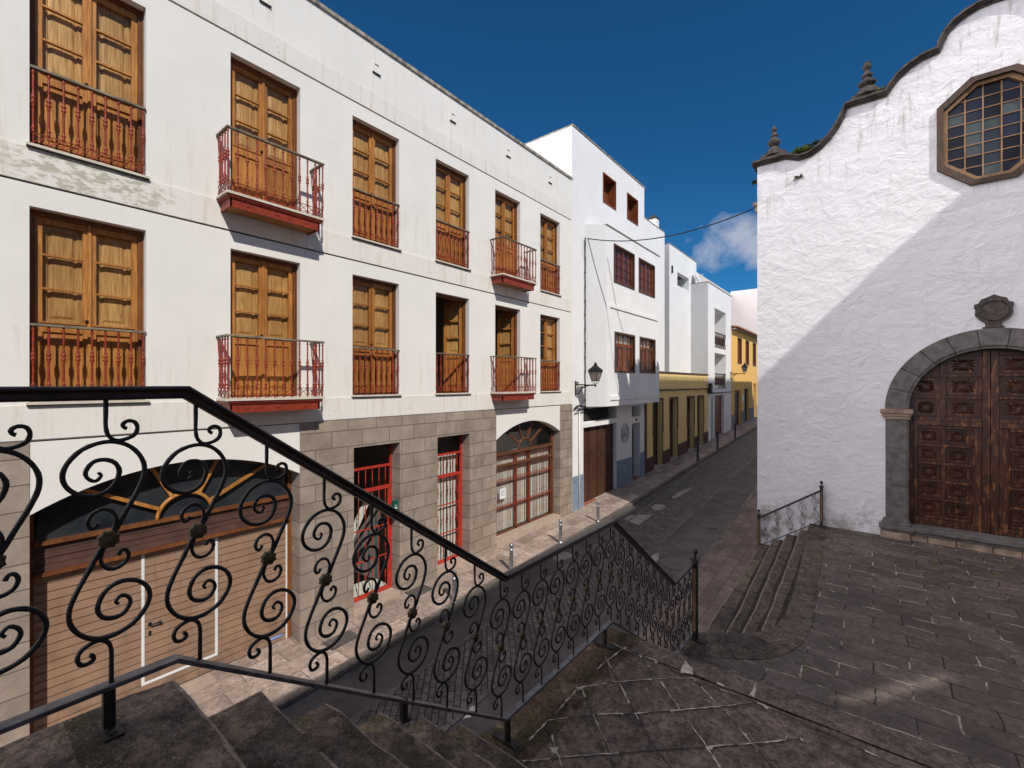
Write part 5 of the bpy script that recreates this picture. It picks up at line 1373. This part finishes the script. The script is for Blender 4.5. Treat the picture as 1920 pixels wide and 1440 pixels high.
b = MB(); b.tube([(P + .02, 14.1, 8.8), (P + .02, 14.9, 7.0), (P + .02, 15.35, 6.35)], .006, 4); tag(b.build('thin_wire', 'cable'), 'thin wire hanging slantwise down the oriel front', 'cable')

# ------------------------------------------------------------------ weeds
def tuft(name, c, r, n, label, mats='leafgreen', seed=0, h=.1, hang=0):
    rnd = random.Random(seed); b = MB()
    for k in range(n):
        a = rnd.uniform(0, 2 * PI); q = r * math.sqrt(rnd.random()); x, y, z = c[0] + q * math.cos(a), c[1] + q * math.sin(a) * .6, c[2]
        d = Vector((rnd.uniform(-1, 1), rnd.uniform(-1, 1), rnd.uniform(.4, 1.4) - hang * 1.6)).normalized() * rnd.uniform(.4, 1) * h
        s_ = d.cross(Vector((0, 0, 1))); s_ = (s_.normalized() if s_.length > 1e-4 else Vector((1, 0, 0))) * h * .16
        p = Vector((x, y, z)); b.q([p, p + d * .5 + s_, p + d, p + d * .5 - s_])
    o = b.build(name, mats, None, recalc=False); tag(o, label, 'plant'); return o
tuft('weed_clump', (6.36, CY - .05, 9.86), .20, 170, 'green weeds rooted on the church cornice beside the left pinnacle', 'leafgreen', 1, .16)
tuft('weed_clump', (6.62, CY - .06, 9.98), .16, 120, 'small mossy weeds on the church cornice where its curve starts to climb', 'drygreen', 2, .09, .3)
tuft('weed_clump', (7.78, CY - .06, 10.74), .12, 60, 'small bright weed on the cornice right of the upper pinnacle', 'leafgreen', 3, .07)
tuft('weed_clump', (6.28, CY - .012, 9.33), .05, 40, 'dry hanging weed growing from a crack in the upper church wall', 'drygreen', 4, .13, .7)
tuft('weed_clump', (5.38, CY + .1, 9.55), .06, 90, 'dark dangling weed under the corner of the church cornice', 'drygreen', 5, .14, 1)
gr = MB(); rnd = random.Random(11)
def blades(px_list, n, h, dz=None, zz=None):
    for px, py, spr in px_list:
        x0, y0, z0 = (gp(px, py, zz) + (zz,)) if zz is not None else on_road(px, py, dz)
        for _ in range(n):
            p = Vector((x0 + rnd.gauss(0, spr * .4), y0 + rnd.gauss(0, spr), z0)); d = Vector((rnd.uniform(-.6, .6), rnd.uniform(-.6, .6), 1)).normalized() * h * rnd.uniform(.4, 1)
            s_ = Vector((rnd.uniform(-1, 1), rnd.uniform(-1, 1), 0)).normalized() * .004; gr.q([p - s_, p + s_, p + d])
blades([(1105, 992, .15), (1085, 1003, .2), (1045, 1022, .12), (870, 1145, .2), (700, 1225, .15), (660, 1238, .12), (845, 1140, .15)], 45, .05, dz=-.01)
blades([(1543, 1010, .1), (1541, 1030, .15), (1540, 1048, .1), (1523, 1160, .04), (1511, 1250, .05), (1650, 995, .1), (1755, 1062, .05), (1868, 1078, .06), (1600, 1000, .2), (1900, 1060, .2)], 40, .04, zz=ZP + .01)
tag(gr.build('joint_grass', 'leafgreen', recalc=False), 'thin green grass growing in kerb and paving joints', 'grass', kind='stuff')

# ------------------------------------------------------------------ light, sky, camera
SUN = Vector((.43, -.2233, .455)).normalized()
el = math.asin(SUN.z); az = math.atan2(SUN.x, SUN.y)      # clockwise from +Y
sd = bpy.data.lights.new('sun', 'SUN'); sd.energy = 3.25; sd.angle = R(.6); sd.color = (1, .95, .87)
so = bpy.data.objects.new('sun', sd); COL.objects.link(so); so.rotation_euler = (-SUN).to_track_quat('-Z', 'Y').to_euler(); so.location = (20, -10, 25)
wd = bpy.data.worlds.new('World'); SC.world = wd; wd.use_nodes = True; nt = wd.node_tree; nt.nodes.clear()
out = nt.nodes.new('ShaderNodeOutputWorld'); bg = nt.nodes.new('ShaderNodeBackground'); bg.inputs[1].default_value = .15
sk = nt.nodes.new('ShaderNodeTexSky'); sk.sky_type = 'NISHITA'; sk.sun_disc = False; sk.sun_elevation = el; sk.sun_rotation = az
sk.altitude = 1500; sk.air_density = 1.0; sk.dust_density = .15; sk.ozone_density = 4.0
tc = nt.nodes.new('ShaderNodeTexCoord')
def wn(t, **k):
    n_ = nt.nodes.new(t)
    for a, v in k.items(): setattr(n_, a, v)
    return n_
# one small cumulus low over the street, a real place in the sky
a_, b_ = (1388 - 960) / F_, (720 - 452) / F_
cd = Vector((C_ * a_ - S_, S_ * a_ + C_, b_)).normalized()
rt = Vector((cd.y, -cd.x, 0)).normalized(); upv = rt.cross(cd)
def dotn(v):
    d_ = wn('ShaderNodeVectorMath', operation='DOT_PRODUCT'); nt.links.new(tc.outputs['Generated'], d_.inputs[0]); d_.inputs[1].default_value = v; return d_.outputs['Value']
def mth(op, x, y):
    m_ = wn('ShaderNodeMath', operation=op)
    for i, v in enumerate((x, y)):
        if isinstance(v, (int, float)): m_.inputs[i].default_value = v
        else: nt.links.new(v, m_.inputs[i])
    return m_.outputs[0]
u = mth('MULTIPLY', dotn(rt), 1 / .105); v = mth('MULTIPLY', dotn(upv), 1 / .052)
r2 = mth('ADD', mth('MULTIPLY', u, u), mth('MULTIPLY', v, v))
nz = wn('ShaderNodeTexNoise'); nz.inputs['Scale'].default_value = 17; nz.inputs['Detail'].default_value = 9; nz.inputs['Roughness'].default_value = .58
nt.links.new(tc.outputs['Generated'], nz.inputs['Vector'])
dens = mth('SUBTRACT', mth('MULTIPLY', nz.outputs['Fac'], 2.4), mth('ADD', mth('MULTIPLY', r2, .75), .42))
dens = mth('MULTIPLY', mth('MAXIMUM', dens, 0.0), 1.0); dens = mth('MINIMUM', dens, .80)
front = mth('GREATER_THAN', dotn(cd), .5); dens = mth('MULTIPLY', dens, front)
mx = wn('ShaderNodeMix', data_type='RGBA'); nt.links.new(dens, mx.inputs[0]); 
deep = wn('ShaderNodeMix', data_type='RGBA', blend_type='MULTIPLY'); deep.inputs[0].default_value = 1; nt.links.new(sk.outputs[0], deep.inputs[6]); deep.inputs[7].default_value = (.092, .345, .475, 1)
# unseen cloud bank added behind the camera, a fill for the shaded church front
bk = mth('MULTIPLY', mth('MULTIPLY', mth('SUBTRACT', dotn(tuple(Vector((-.62, -.76, .28)).normalized())), .15), 3.0), mth('MAXIMUM', mth('MULTIPLY', mth('SUBTRACT', dotn((0, -1, 0)), .10), 5.0), 0.0)); bk = mth('MULTIPLY', bk, mth('MINIMUM', mth('MAXIMUM', mth('MULTIPLY', mth('ADD', dotn((-1, 0, 0)), .08), 4.0), 0.0), 1.0)); bk = mth('MINIMUM', mth('MAXIMUM', bk, 0.0), 1.0)
nb = wn('ShaderNodeTexNoise'); nb.inputs['Scale'].default_value = 3.2; nb.inputs['Detail'].default_value = 7; nt.links.new(tc.outputs['Generated'], nb.inputs['Vector'])
cb = mth('MINIMUM', mth('MAXIMUM', mth('MULTIPLY', mth('SUBTRACT', nb.outputs['Fac'], .34), 6.0), 0.0), 1.0)
m2 = wn('ShaderNodeMix', data_type='RGBA'); nt.links.new(mth('MULTIPLY', bk, cb), m2.inputs[0]); nt.links.new(deep.outputs[2], m2.inputs[6]); m2.inputs[7].default_value = (26, 24, 25, 1)
nt.links.new(m2.outputs[2], mx.inputs[6]); mx.inputs[7].default_value = (2.7, 2.9, 3.4, 1)
nt.links.new(mx.outputs[2], bg.inputs[0]); nt.links.new(bg.outputs[0], out.inputs[0])

cam = bpy.data.cameras.new('camera'); co = bpy.data.objects.new('camera', cam); COL.objects.link(co)
cam.sensor_width = 36; cam.lens = F_ / 1920 * 36; cam.clip_end = 2000; cam.clip_start = .03
co.location = (7.6, 0, 4.46); co.rotation_euler = (PI / 2, 0, TH); SC.camera = co
SC.view_settings.view_transform = 'Standard'; SC.view_settings.look = 'None'; SC.view_settings.exposure = 0.28; SC.view_settings.gamma = 1
SC.cycles.max_bounces = 8; SC.cycles.transparent_max_bounces = 12
